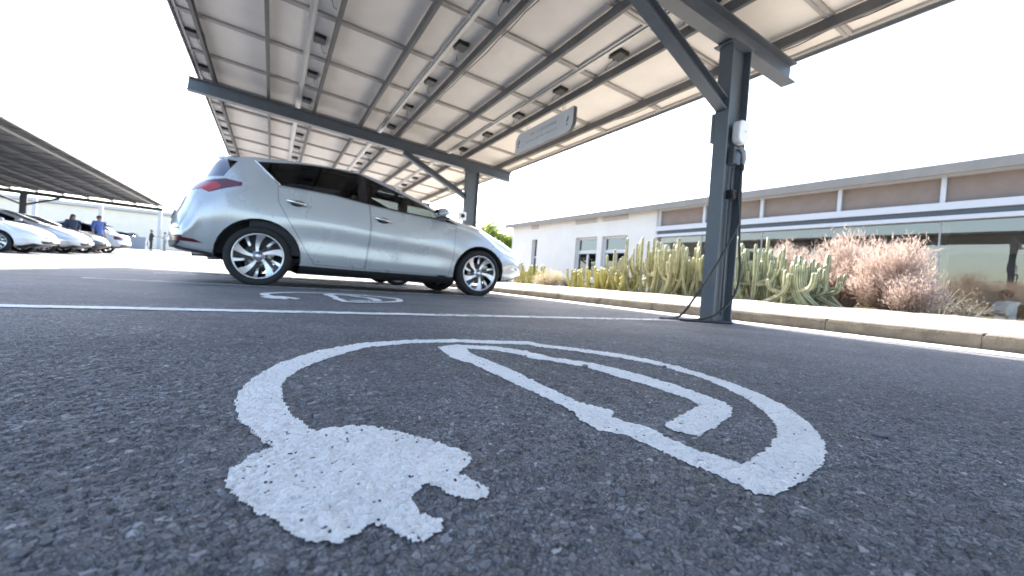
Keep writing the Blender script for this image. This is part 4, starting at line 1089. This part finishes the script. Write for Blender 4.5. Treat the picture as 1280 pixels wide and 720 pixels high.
# ------------------------------------------------------------------ plants
M['cactus'] = attr_mat('cactus_skin', (.21, .205, .095), (.60, .56, .35), rough=.5, scale=14, var=.3)
M['cactus_y'] = attr_mat('yellow_cactus_skin', (.27, .25, .06), (.56, .50, .20), rough=.5, scale=14, var=.3)
M['cactus_g'] = attr_mat('green_cactus_skin', (.15, .165, .085), (.52, .52, .34), rough=.5, scale=14, var=.3)
M['dry'] = attr_mat('dry_pink_grass', (.32, .235, .195), (.58, .46, .395), rough=.8, scale=6, var=.2, transl=.4)
M['greyshrub'] = attr_mat('grey_shrub', (.10, .095, .07), (.30, .28, .22), rough=.8, scale=9, var=.25, transl=.3)
M['straw'] = attr_mat('straw', (.34, .28, .17), (.60, .52, .36), rough=.8, scale=9, var=.25, transl=.3)
M['leaf'] = attr_mat('tree_leaf', (.10, .17, .018), (.28, .34, .05), rough=.5, scale=3, var=.25, transl=.5)

def set_attr(me, name, vals):
    a = me.attributes.new(name, 'FLOAT', 'POINT'); a.data.foreach_set('value', np.array(vals, np.float32))

def stem_mesh(pts, r, q, ribs=5):
    n = ribs * 4; P = spline(pts, 4); b = MB(); att = []; prev = None; m = len(P)
    tw = q.uniform(0, 6)
    for i, p in enumerate(P):
        a = P[max(0, i-1)]; c = P[min(m-1, i+1)]; d = (c - a).normalized()
        x = d.cross(Vector((.3, .9, .1))).normalized() if prev is None else (prev - d * prev.dot(d)).normalized(); prev = x; y = d.cross(x)
        u = i / (m - 1); rr = r * (.78 + .22 * min(1, u * 4)) * (1 - .12 * u) * (1 + .05 * math.sin(i * 2.1 + tw))
        if u > .93: rr *= .82
        for k in range(n):
            t = 2 * math.pi * k / n; rg = .5 + .5 * math.cos(ribs * t); w_ = rr * (.72 + .32 * rg)
            b.v.append(tuple(p + (x * math.cos(t + tw) + y * math.sin(t + tw)) * w_)); att.append(min(1., rg ** 3 * (.75 + .5 * q.random())))
    top = len(b.v); b.v.append(tuple(P[-1] + (P[-1] - P[-2]).normalized() * r * .45)); att.append(.9)
    for i in range(m - 1):
        for k in range(n): b.f.append([i*n+k, i*n+(k+1) % n, (i+1)*n+(k+1) % n, (i+1)*n+k])
    for k in range(n): b.f.append([(m-1)*n+k, (m-1)*n+(k+1) % n, top])
    b.m = [0] * len(b.f); b.sm = [True] * len(b.f)
    return b, att

def cactus(name, label, loc, span, hmin, hmax, n, seed, m, r=.05, lean=.35, arms=.5, depth=.8):
    q = random.Random(seed); root = empty(name, loc); tag(root, label, 'cactus')
    for i in range(n):
        u = (i + .5) / n - .5; bx = q.uniform(-depth / 2, depth / 2); by = u * span
        h = q.uniform(hmin, hmax) * (1 - .35 * abs(u) * q.random() * 2); ly = u * lean * 2 + q.uniform(-.12, .12); lx = q.uniform(-.15, .15)
        st_ = [(bx, by, -.05), (bx + lx * .55, by + ly * .65, h * .22), (bx + lx * .9, by + ly * .95, h * .55), (bx + lx, by + ly, h)]
        b, at = stem_mesh(st_, r * q.uniform(.8, 1.2), q)
        while q.random() < arms:
            t = q.uniform(.25, .55); side = q.choice((-1, 1)); ah = h * q.uniform(.3, .55)
            p0 = Vector(st_[1]).lerp(Vector(st_[2]), t); o = q.uniform(.14, .26)
            if q.random() < .5: off = Vector((q.uniform(-.1, .1), side * o, 0))
            else: off = Vector((side * o, q.uniform(-.1, .1), 0))
            ap = [p0, p0 + off * .7 + Vector((0, 0, ah * .12)), p0 + off + Vector((0, 0, ah * .45)), p0 + off * 1.08 + Vector((0, 0, ah))]
            b2, a2 = stem_mesh(ap, r * q.uniform(.7, .95), q); k = len(b.v)
            b.v += b2.v; b.f += [[j + k for j in f] for f in b2.f]; b.m += b2.m; b.sm += b2.sm; at += a2
            if q.random() < .5: break
        me = bpy.data.meshes.new('stem'); me.from_pydata(b.v, [], b.f); me.materials.append(m); me.polygons.foreach_set('use_smooth', b.sm); set_attr(me, 'ridge', at)
        link('stem', me, root)
    return root
BZ = .195
cactus('candelabra_cactus', 'tallest yellow green candelabra cactus clump with forked pale arms beside the white wall windows', (6.4, 5.55, BZ), 1.2, .68, 1.12, 40, 21, M['cactus'], .031, .30, .85)
cactus('candelabra_cactus', 'dense tall yellow green cactus clump partly behind the near steel column', (6.5, 4.60, BZ), .95, .66, .98, 42, 22, M['cactus'], .030, .12, .6)
cactus('candelabra_cactus', 'green cactus clump rising straight beside the near steel column toward the dry bush', (6.2, 3.60, BZ), .95, .54, .98, 40, 23, M['cactus_g'], .031, -.12, .6)
cactus('candelabra_cactus', 'low green cactus with curved pale arms in front of the pink dry bush', (6.0, 2.78, BZ), .85, .30, .76, 24, 24, M['cactus_g'], .032, -.40, .7)
cactus('column_cactus', 'low bright yellow row of upright cactus stems below the white wall windows', (6.2, 6.75, BZ - .01), 1.7, .32, .50, 75, 25, M['cactus_y'], .032, .04, .1, .6)
cactus('column_cactus', 'small yellow cactus clump behind the nose of the silver blue hatchback', (6.3, 10.2, BZ - .02), 1.2, .36, .70, 26, 26, M['cactus_y'], .042, .1, .2)

def shrub(name, label, cat, loc, rx, ry, h, ntw, nl, seed, m, droop=.2, leaf=.02, flat=1., fine=.0035):
    q = random.Random(seed); b = MB(); att = []
    root = empty(name, loc); tag(root, label, cat)
    L_ = MB(); la = []
    for i in range(ntw):
        a = q.uniform(0, 2 * math.pi); rr = math.sqrt(q.random()); hh = h * q.uniform(.45, 1.12) * (1 - .35 * rr * rr)
        e = Vector((rx * rr * math.cos(a), ry * rr * math.sin(a), hh)); s = Vector((e.x * .25, e.y * .25, 0))
        mid = s.lerp(e, .5) + Vector((q.uniform(-.05, .05), q.uniform(-.05, .05), h * .08))
        P = [s, mid, e + Vector((0, 0, -droop * rr * h * .3))]
        b.tube(spline(P, 3), [fine * 1.6] * 3 + [fine] * 3 + [fine * .5], 3)
        for j in range(nl):
            t = q.uniform(.25, 1.05); c = (P[0] * (1-t) * (1-t) + P[1] * 2 * t * (1-t) + P[2] * t * t) + Vector((q.gauss(0, .05), q.gauss(0, .05), q.gauss(0, .045)))
            d = (Vector((q.gauss(0, 1), q.gauss(0, 1), q.gauss(.3, 1))) * .7 + (P[2] - P[0]).normalized() * 1.3).normalized(); sd = d.cross(Vector((q.gauss(0, 1), q.gauss(0, 1), q.gauss(0, 1)))).normalized()
            l = leaf * q.uniform(.6, 1.8); w_ = leaf * q.uniform(.12, .25) * flat; k = len(L_.v); v = min(1, max(0, q.gauss(.2 + .6 * min(1, t), .22)))
            L_.v += [tuple(c - sd * w_), tuple(c + sd * w_), tuple(c + d * l + sd * w_ * .5), tuple(c + d * l - sd * w_ * .5)]; L_.f.append([k, k+1, k+2, k+3]); L_.m.append(0); L_.sm.append(False); la += [v] * 4
    me = bpy.data.meshes.new('twigs'); me.from_pydata(b.v, [], b.f); me.materials.append(m); set_attr(me, 'ridge', [.35] * len(b.v)); link('branch', me, root)
    me = bpy.data.meshes.new('foliage'); me.from_pydata(L_.v, [], L_.f); me.materials.append(m); set_attr(me, 'ridge', la); link('foliage', me, root)
    return root
for lab, loc, rx, ry, h, n, sd in (
    ('pale pink feathery dry bush rising just above the green cactus stems', (7.3, 3.65, BZ), .42, .50, .90, 150, 31),
    ('tallest pink feathery dry bush in the middle of the bed before the glazing', (7.2, 2.80, BZ), .45, .52, 1.0, 190, 32),
    ('broad pinkish beige dry bush drooping over the pale paving edge', (6.9, 2.18, BZ), .50, .42, .90, 190, 33)):
    shrub('dry_bush', lab, 'bush', loc, rx, ry, h, n, 110, sd, M['dry'], leaf=.045, flat=.40, fine=.003)
shrub('dry_bush', 'greyish low end of the dry bushes nearest the paving edge', 'bush', (6.5, 1.86, BZ), .28, .26, .42, 100, 80, 34, M['dry'], leaf=.03, flat=.6)
for lab, loc, rx, ry, h, n, sd in (
    ('thin grey leafless shrub beside the pink bushes against the glazing', (8.2, 2.05, BZ - .01), .45, .40, .50, 36, 41),
    ('low sparse grey shrub by the glazing close to the seated person', (8.0, 1.72, BZ - .01), .40, .22, .26, 30, 42)):
    shrub('grey_shrub', lab, 'shrub', loc, rx, ry, h, n, 20, sd, M['greyshrub'], leaf=.022, flat=.6)
shrub('straw_tuft', 'pale straw coloured low tuft between the two yellow cactus clumps', 'dry grass', (6.2, 8.75, BZ - .02), .35, .55, .42, 90, 40, 43, M['straw'], leaf=.028)
shrub('straw_tuft', 'thin grey straw tuft beside the low yellow cactus row', 'dry grass', (6.3, 8.1, BZ - .02), .25, .25, .25, 40, 24, 44, M['greyshrub'], leaf=.026)

def tree(label, loc, H, R, seed, n=5200):
    q = random.Random(seed); root = empty('tree', loc); tag(root, label, 'tree')
    b = MB(); b.tube(spline([(0, 0, -.1), (.06, -.05, H * .25), (-.05, .04, H * .5), (.05, 0, H * .8)], 4), [.16 * (1 - i / 16) for i in range(13)], 8)
    cl = []
    for i in range(34):
        a = q.uniform(0, 6.28); t = q.uniform(.38, 1); rr = R * math.sqrt(q.random()) * (1 - abs(t - .62) * 1.1)
        c = Vector((rr * math.cos(a), rr * math.sin(a), H * t)); cl.append((c, q.uniform(.22, .45) * R))
        b.tube(spline([(0, 0, H * max(.25, t - .25)), tuple(c * .6 + Vector((0, 0, H * t * .36))), tuple(c)], 3), [.05, .045, .04, .03, .025, .02, .01], 5)
    b.build('trunk', M['bark'], root)
    L_ = MB(); la = []
    for i in range(n):
        c, r = q.choice(cl); d = Vector((q.gauss(0, 1), q.gauss(0, 1), q.gauss(0, .8))).normalized(); p = c + d * r * q.random() ** .45
        nn = Vector((q.gauss(0, 1), q.gauss(0, 1), q.gauss(0, 1))).normalized(); t1 = nn.orthogonal().normalized(); t2 = nn.cross(t1); l = q.uniform(.05, .10); k = len(L_.v)
        L_.v += [tuple(p - t1 * l), tuple(p + t2 * l * .45), tuple(p + t1 * l), tuple(p - t2 * l * .45)]; L_.f.append([k, k+1, k+2, k+3]); L_.m.append(0); L_.sm.append(False); v = q.random(); la += [v] * 4
    me = bpy.data.meshes.new('crown'); me.from_pydata(L_.v, [], L_.f); me.materials.append(M['leaf']); set_attr(me, 'ridge', la); link('crown', me, root)
tree('yellow green leafy tree rising over the bonnet of the silver blue hatchback', (13.2, 27.5, lz(27)), 4.3, 1.5, 51)
tree('smaller green tree standing by the corner of the white building', (14.6, 26.3, lz(26)), 3.3, 1.05, 52)

# ------------------------------------------------------------------ people
def skin_mesh(name, joints, edges, radii, m, root_i=0, lv=2):
    me = bpy.data.meshes.new(name); me.from_pydata(joints, edges, []); o = bpy.data.objects.new(name, me); COL.objects.link(o)
    o.modifiers.new('skin', 'SKIN'); o.modifiers['skin'].use_smooth_shade = True
    sv = me.skin_vertices[0].data
    for i, r in enumerate(radii): sv[i].radius = r if isinstance(r, tuple) else (r, r)
    for v in sv: v.use_root = False
    sv[root_i].use_root = True
    s = o.modifiers.new('sub', 'SUBSURF'); s.levels = lv; s.render_levels = lv
    dg = bpy.context.evaluated_depsgraph_get(); out = bpy.data.meshes.new_from_object(o.evaluated_get(dg)); bpy.data.objects.remove(o)
    out.name = name; out.materials.clear(); out.materials.append(m); return out

def person(label, loc, rz, height, shirt, legs, hair, pose='stand', arm='hang', long_hair=False, shirt_name='shirt'):
    root = empty('person', loc, rz); tag(root, label, 'person'); k = height / 1.75
    # faces +x
    sit = pose == 'sit'
    hz = .36 if sit else .96
    hipf = lambda s: (.0, s * .09, hz); 
    J = [(0, 0, hz), (0, 0, hz + .22), (0.0, 0, hz + .44), (0.0, 0, hz + .50), (.015, 0, hz + .56), (.03, 0, hz + .65), (.02, 0, hz + .73)]
    E = [(0, 1), (1, 2), (2, 3), (3, 4), (4, 5), (5, 6)]
    Rr = [(.13, .16), (.12, .15), (.11, .165), (.06, .065), (.055, .055), (.095, .078), (.06, .055)]
    legJ = {}
    for s in (-1, 1):
        i = len(J)
        if sit: L3 = [(.08, s * .10, hz - .01), (.44, s * .11, hz), (.44, s * .11, hz - .29), (.56, s * .12, hz - .32)]
        else: L3 = [(.0, s * .10, hz - .08), (.03, s * .105, .50), (-.01 - .03 * s, s * .11, .09), (.12 - .03 * s, s * .13, .035)]
        J += L3; E += [(0, i), (i, i+1), (i+1, i+2), (i+2, i+3)]; Rr += [.085, .058, .04, .038]; legJ[s] = L3
    armJ = {}
    for s in (-1, 1):
        i = len(J); sh = (0, s * .19, hz + .46)
        if arm == 'fold': A3 = [sh, (.04, s * .25, hz + .20), (.22, -s * .03, hz + .24), (.24, -s * .10, hz + .25)]
        elif arm == 'reach': A3 = [sh, (.12, s * .22, hz + .24), (.36, s * .16, hz + .26), (.44, s * .15, hz + .27)]
        else: A3 = [sh, (-.02, s * .24, hz + .17), (.06, s * .25, hz - .07), (.075, s * .25, hz - .15)]
        J += A3; E += [(2, i), (i, i+1), (i+1, i+2), (i+2, i+3)]; Rr += [.058, .042, .030, (.018, .036)]; armJ[s] = A3
        for f in range(5):                                 # fingers
            w_ = Vector(A3[3]); d = (Vector(A3[3]) - Vector(A3[2])).normalized(); sd = d.cross(Vector((0, 1, .2))).normalized()
            off = sd * ((f - 1.5) * .019 if f < 4 else -.045); ln = (.075, .085, .08, .062, .05)[f]; j = len(J)
            J += [tuple(w_ + off * .9 + d * .03), tuple(w_ + off + d * (.03 + ln * .6) + Vector((.012, -s * .008, 0))), tuple(w_ + off * 1.05 + d * (.02 + ln) + Vector((.022, -s * .02, 0)))]
            E += [(i + 3, j), (j, j + 1), (j + 1, j + 2)]; Rr += [.010, .009, .008]
    sc = lambda L_: [tuple(c * k for c in p) for p in L_]; rs_ = lambda L_: [tuple(c * k for c in r) if isinstance(r, tuple) else r * k for r in L_]
    body = link('body', skin_mesh('body', sc(J), E, rs_(Rr), M['skin']), root)
    f = MB()                                               # nose, ears, eyes, mouth on the head
    hx, hh = .03, hz + .655
    f.sphere((hx + .105, 0, hh - .005), .017, 8, 6, sc=(1, .7, 1.3)); 
    for s in (-1, 1): f.sphere((hx - .005, s * .082, hh), .026, 8, 6, sc=(.6, .35, 1.1))
    f.v = sc(f.v); f.build('face', M['skin'], body)
    f = MB(); 
    for s in (-1, 1): f.sphere((hx + .088, s * .032, hh + .022), .011, 8, 6, sc=(.6, 1.3, .7))
    f.box((hx + .088, 0, hh - .05), (.012, .05, .008)); f.v = sc(f.v); f.build('eyes_and_mouth', M['hair'], body)
    h = MB(); h.sphere((hx - .018, 0, hh + .035), .108, 16, 10, sc=(.98, .86, .90))
    if long_hair: h.sphere((hx - .075, 0, hh - .07), .105, 14, 10, sc=(.6, .95, 1.5))
    h.v = [(x, y, z) if x < hx + .045 or z > hh + .05 else (hx + .045, y, z) for x, y, z in h.v]
    h.v = sc(h.v); h.build('hair', hair, root)
    # clothes
    g = 1.13; SJ = [(0, 0, hz - .16), (0, 0, hz - .02)] + J[1:3] + [(0, 0, hz + .53)]; SE = [(0, 1), (1, 2), (2, 3), (3, 4)]; SR = [(.165, .19), (.155, .185), (.140, .175), (.132, .19), (.07, .08)]
    for s in (-1, 1):
        a = armJ[s]; i = len(SJ); e = tuple(Vector(a[1]).lerp(Vector(a[2]), .9 if shirt_name == 'jacket' else .12)); SJ += [a[0], a[1], e]; SE += [(3, i), (i, i+1), (i+1, i+2)]; SR += [.082, .066, .058]
    link(shirt_name, skin_mesh(shirt_name, sc(SJ), SE, rs_(SR), shirt, 0), root)
    TJ = [(0, 0, hz + .14), (0, 0, hz - .02)]; TE = [(0, 1)]; TR = [(.138, .168), (.135, .165)]
    for s in (-1, 1):
        l = legJ[s]; i = len(TJ); TJ += [l[0], l[1], tuple(Vector(l[1]).lerp(Vector(l[2]), .93))]; TE += [(1, i), (i, i+1), (i+1, i+2)]; TR += [.100, .075, .060]
    link('trousers', skin_mesh('trousers', sc(TJ), TE, rs_(TR), legs, 0), root)
    for s in (-1, 1):
        l = legJ[s]; b = MB(); a, c = Vector(l[2]), Vector(l[3]); zf = c.z
        b.sphere((a.x + .05, a.y, (zf - .005)), .12, 12, 8, sc=(1.1, .40, .38)); b.v = [(x, y, max(z, zf - .035)) for x, y, z in b.v]; b.v = sc(b.v); b.build('shoe', M['black'], root)
    return root
C_ = lambda n, c: mat(n, c, .85, var=.18, scale=14)
person('woman with long dark hair in a dark blue top behind the dark grey car', lot(-7.9, 26.35), rad(-60), 1.68, C_('blue_grey_top', (.07, .08, .13)), C_('dark_trousers', (.03, .03, .04)), M['hair'], long_hair=True)
person('man in a blue shirt and dark trousers standing beside the dark grey car', lot(-6.9, 25.85), rad(-35), 1.72, C_('blue_shirt', (.06, .11, .30)), C_('navy_trousers', (.02, .024, .035)), M['hair'])
person('distant person in a black and white top standing on the sunlit lot', lot(-8.65, 44.3), rad(20), 1.74, C_('black_top', (.03, .03, .035)), C_('black_trousers', (.03, .03, .035)), M['hair'], arm='reach')
person('distant person in pale grey clothes facing the one in black', lot(-7.85, 44.8), rad(200), 1.66, C_('pale_grey_top', (.42, .43, .44)), C_('grey_trousers', (.22, .23, .25)), M['hair'], arm='fold')
P_ = fpt(.20, -1.5, -.30)
person('person with dark hair and white shirt seated behind the glazing', P_, rad(130), 1.66, C_('white_shirt', (.72, .72, .72)), C_('dark_trousers', (.03, .03, .04)), M['hair'], pose='sit', arm='reach')
ch = empty('chair', P_, rad(130)); tag(ch, 'plain dark chair under the person seated behind the glazing', 'chair')
b = MB(); b.box((.05, 0, .205), (.42, .42, .04)); b.build('seat', M['wood'], ch, bevel=.01)
b = MB(); b.box((-.19, 0, .46), (.03, .40, .30)); b.build('backrest', M['wood'], ch, bevel=.01)
for sx_ in (-.15, .22):
    for sy_ in (-.17, .17):
        b = MB(); b.bar((sx_, sy_, 0), (sx_, sy_, .186), .035, .035, up=(1, 0, 0)); b.build('leg', M['wood'], ch)
tb = empty('table', fpt(1.5, -2.6, -.30), rad(90)); tag(tb, 'small wooden table indoors beside the seated person', 'table')
b = MB(); b.box((0, 0, .73), (.8, .8, .04)); b.build('tabletop', M['wood'], tb, bevel=.01)
b = MB(); b.lathe([(.25, 0), (.25, .02), (.03, .04), (.03, .70), (.1, .71)], 16); b.build('pedestal', M['black'], tb)

# ------------------------------------------------------------------ sky, sun, camera
SUN = Vector((.37, 1.25, 1.0)).normalized()
el = math.asin(SUN.z); az = math.atan2(SUN.x, SUN.y)
wd = bpy.data.worlds.new('World'); SC.world = wd; wd.use_nodes = True
nt = wd.node_tree; bg = nt.nodes['Background']; sky = nt.nodes.new('ShaderNodeTexSky'); sky.sky_type = 'NISHITA'; sky.sun_disc = False
sky.sun_elevation = el; sky.sun_rotation = az; sky.air_density = 1.0; sky.dust_density = 2.2; sky.ozone_density = 1.0
nt.links.new(sky.outputs[0], bg.inputs[0]); bg.inputs[1].default_value = .13
sl = bpy.data.lights.new('sun', 'SUN'); sl.energy = 4.0; sl.angle = rad(.55); sl.color = (1, .95, .88)
so = bpy.data.objects.new('sun', sl); COL.objects.link(so); so.rotation_euler = SUN.to_track_quat('Z', 'Y').to_euler(); so.location = (0, 0, 20)

cam = bpy.data.cameras.new('camera'); co = bpy.data.objects.new('camera', cam); COL.objects.link(co)
co.matrix_world = Matrix(((0.863074, -0.052986, -0.502290, 0.000), (-0.500189, 0.048352, -0.864565, 0.000), (0.070096, 0.997424, 0.015228, 0.230), (0, 0, 0, 1)))
cam.lens = 14.5840
cam.sensor_width = 36; cam.sensor_fit = 'HORIZONTAL'; cam.clip_start = .02; cam.clip_end = 2000
cam.dof.use_dof = True; cam.dof.focus_distance = .85; cam.dof.aperture_fstop = 4.2; cam.dof.aperture_blades = 8
SC.camera = co
SC.render.engine = 'CYCLES'
SC.cycles.use_denoising = True
try: SC.cycles.denoiser = 'OPENIMAGEDENOISE'
except Exception: pass
SC.cycles.max_bounces = 8; SC.cycles.diffuse_bounces = 5; SC.cycles.transparent_max_bounces = 16; SC.cycles.glossy_bounces = 5
SC.cycles.sample_clamp_indirect = 8
SC.view_settings.view_transform = 'Standard'; SC.view_settings.look = 'None'; SC.view_settings.exposure = 2.5; SC.view_settings.gamma = 1
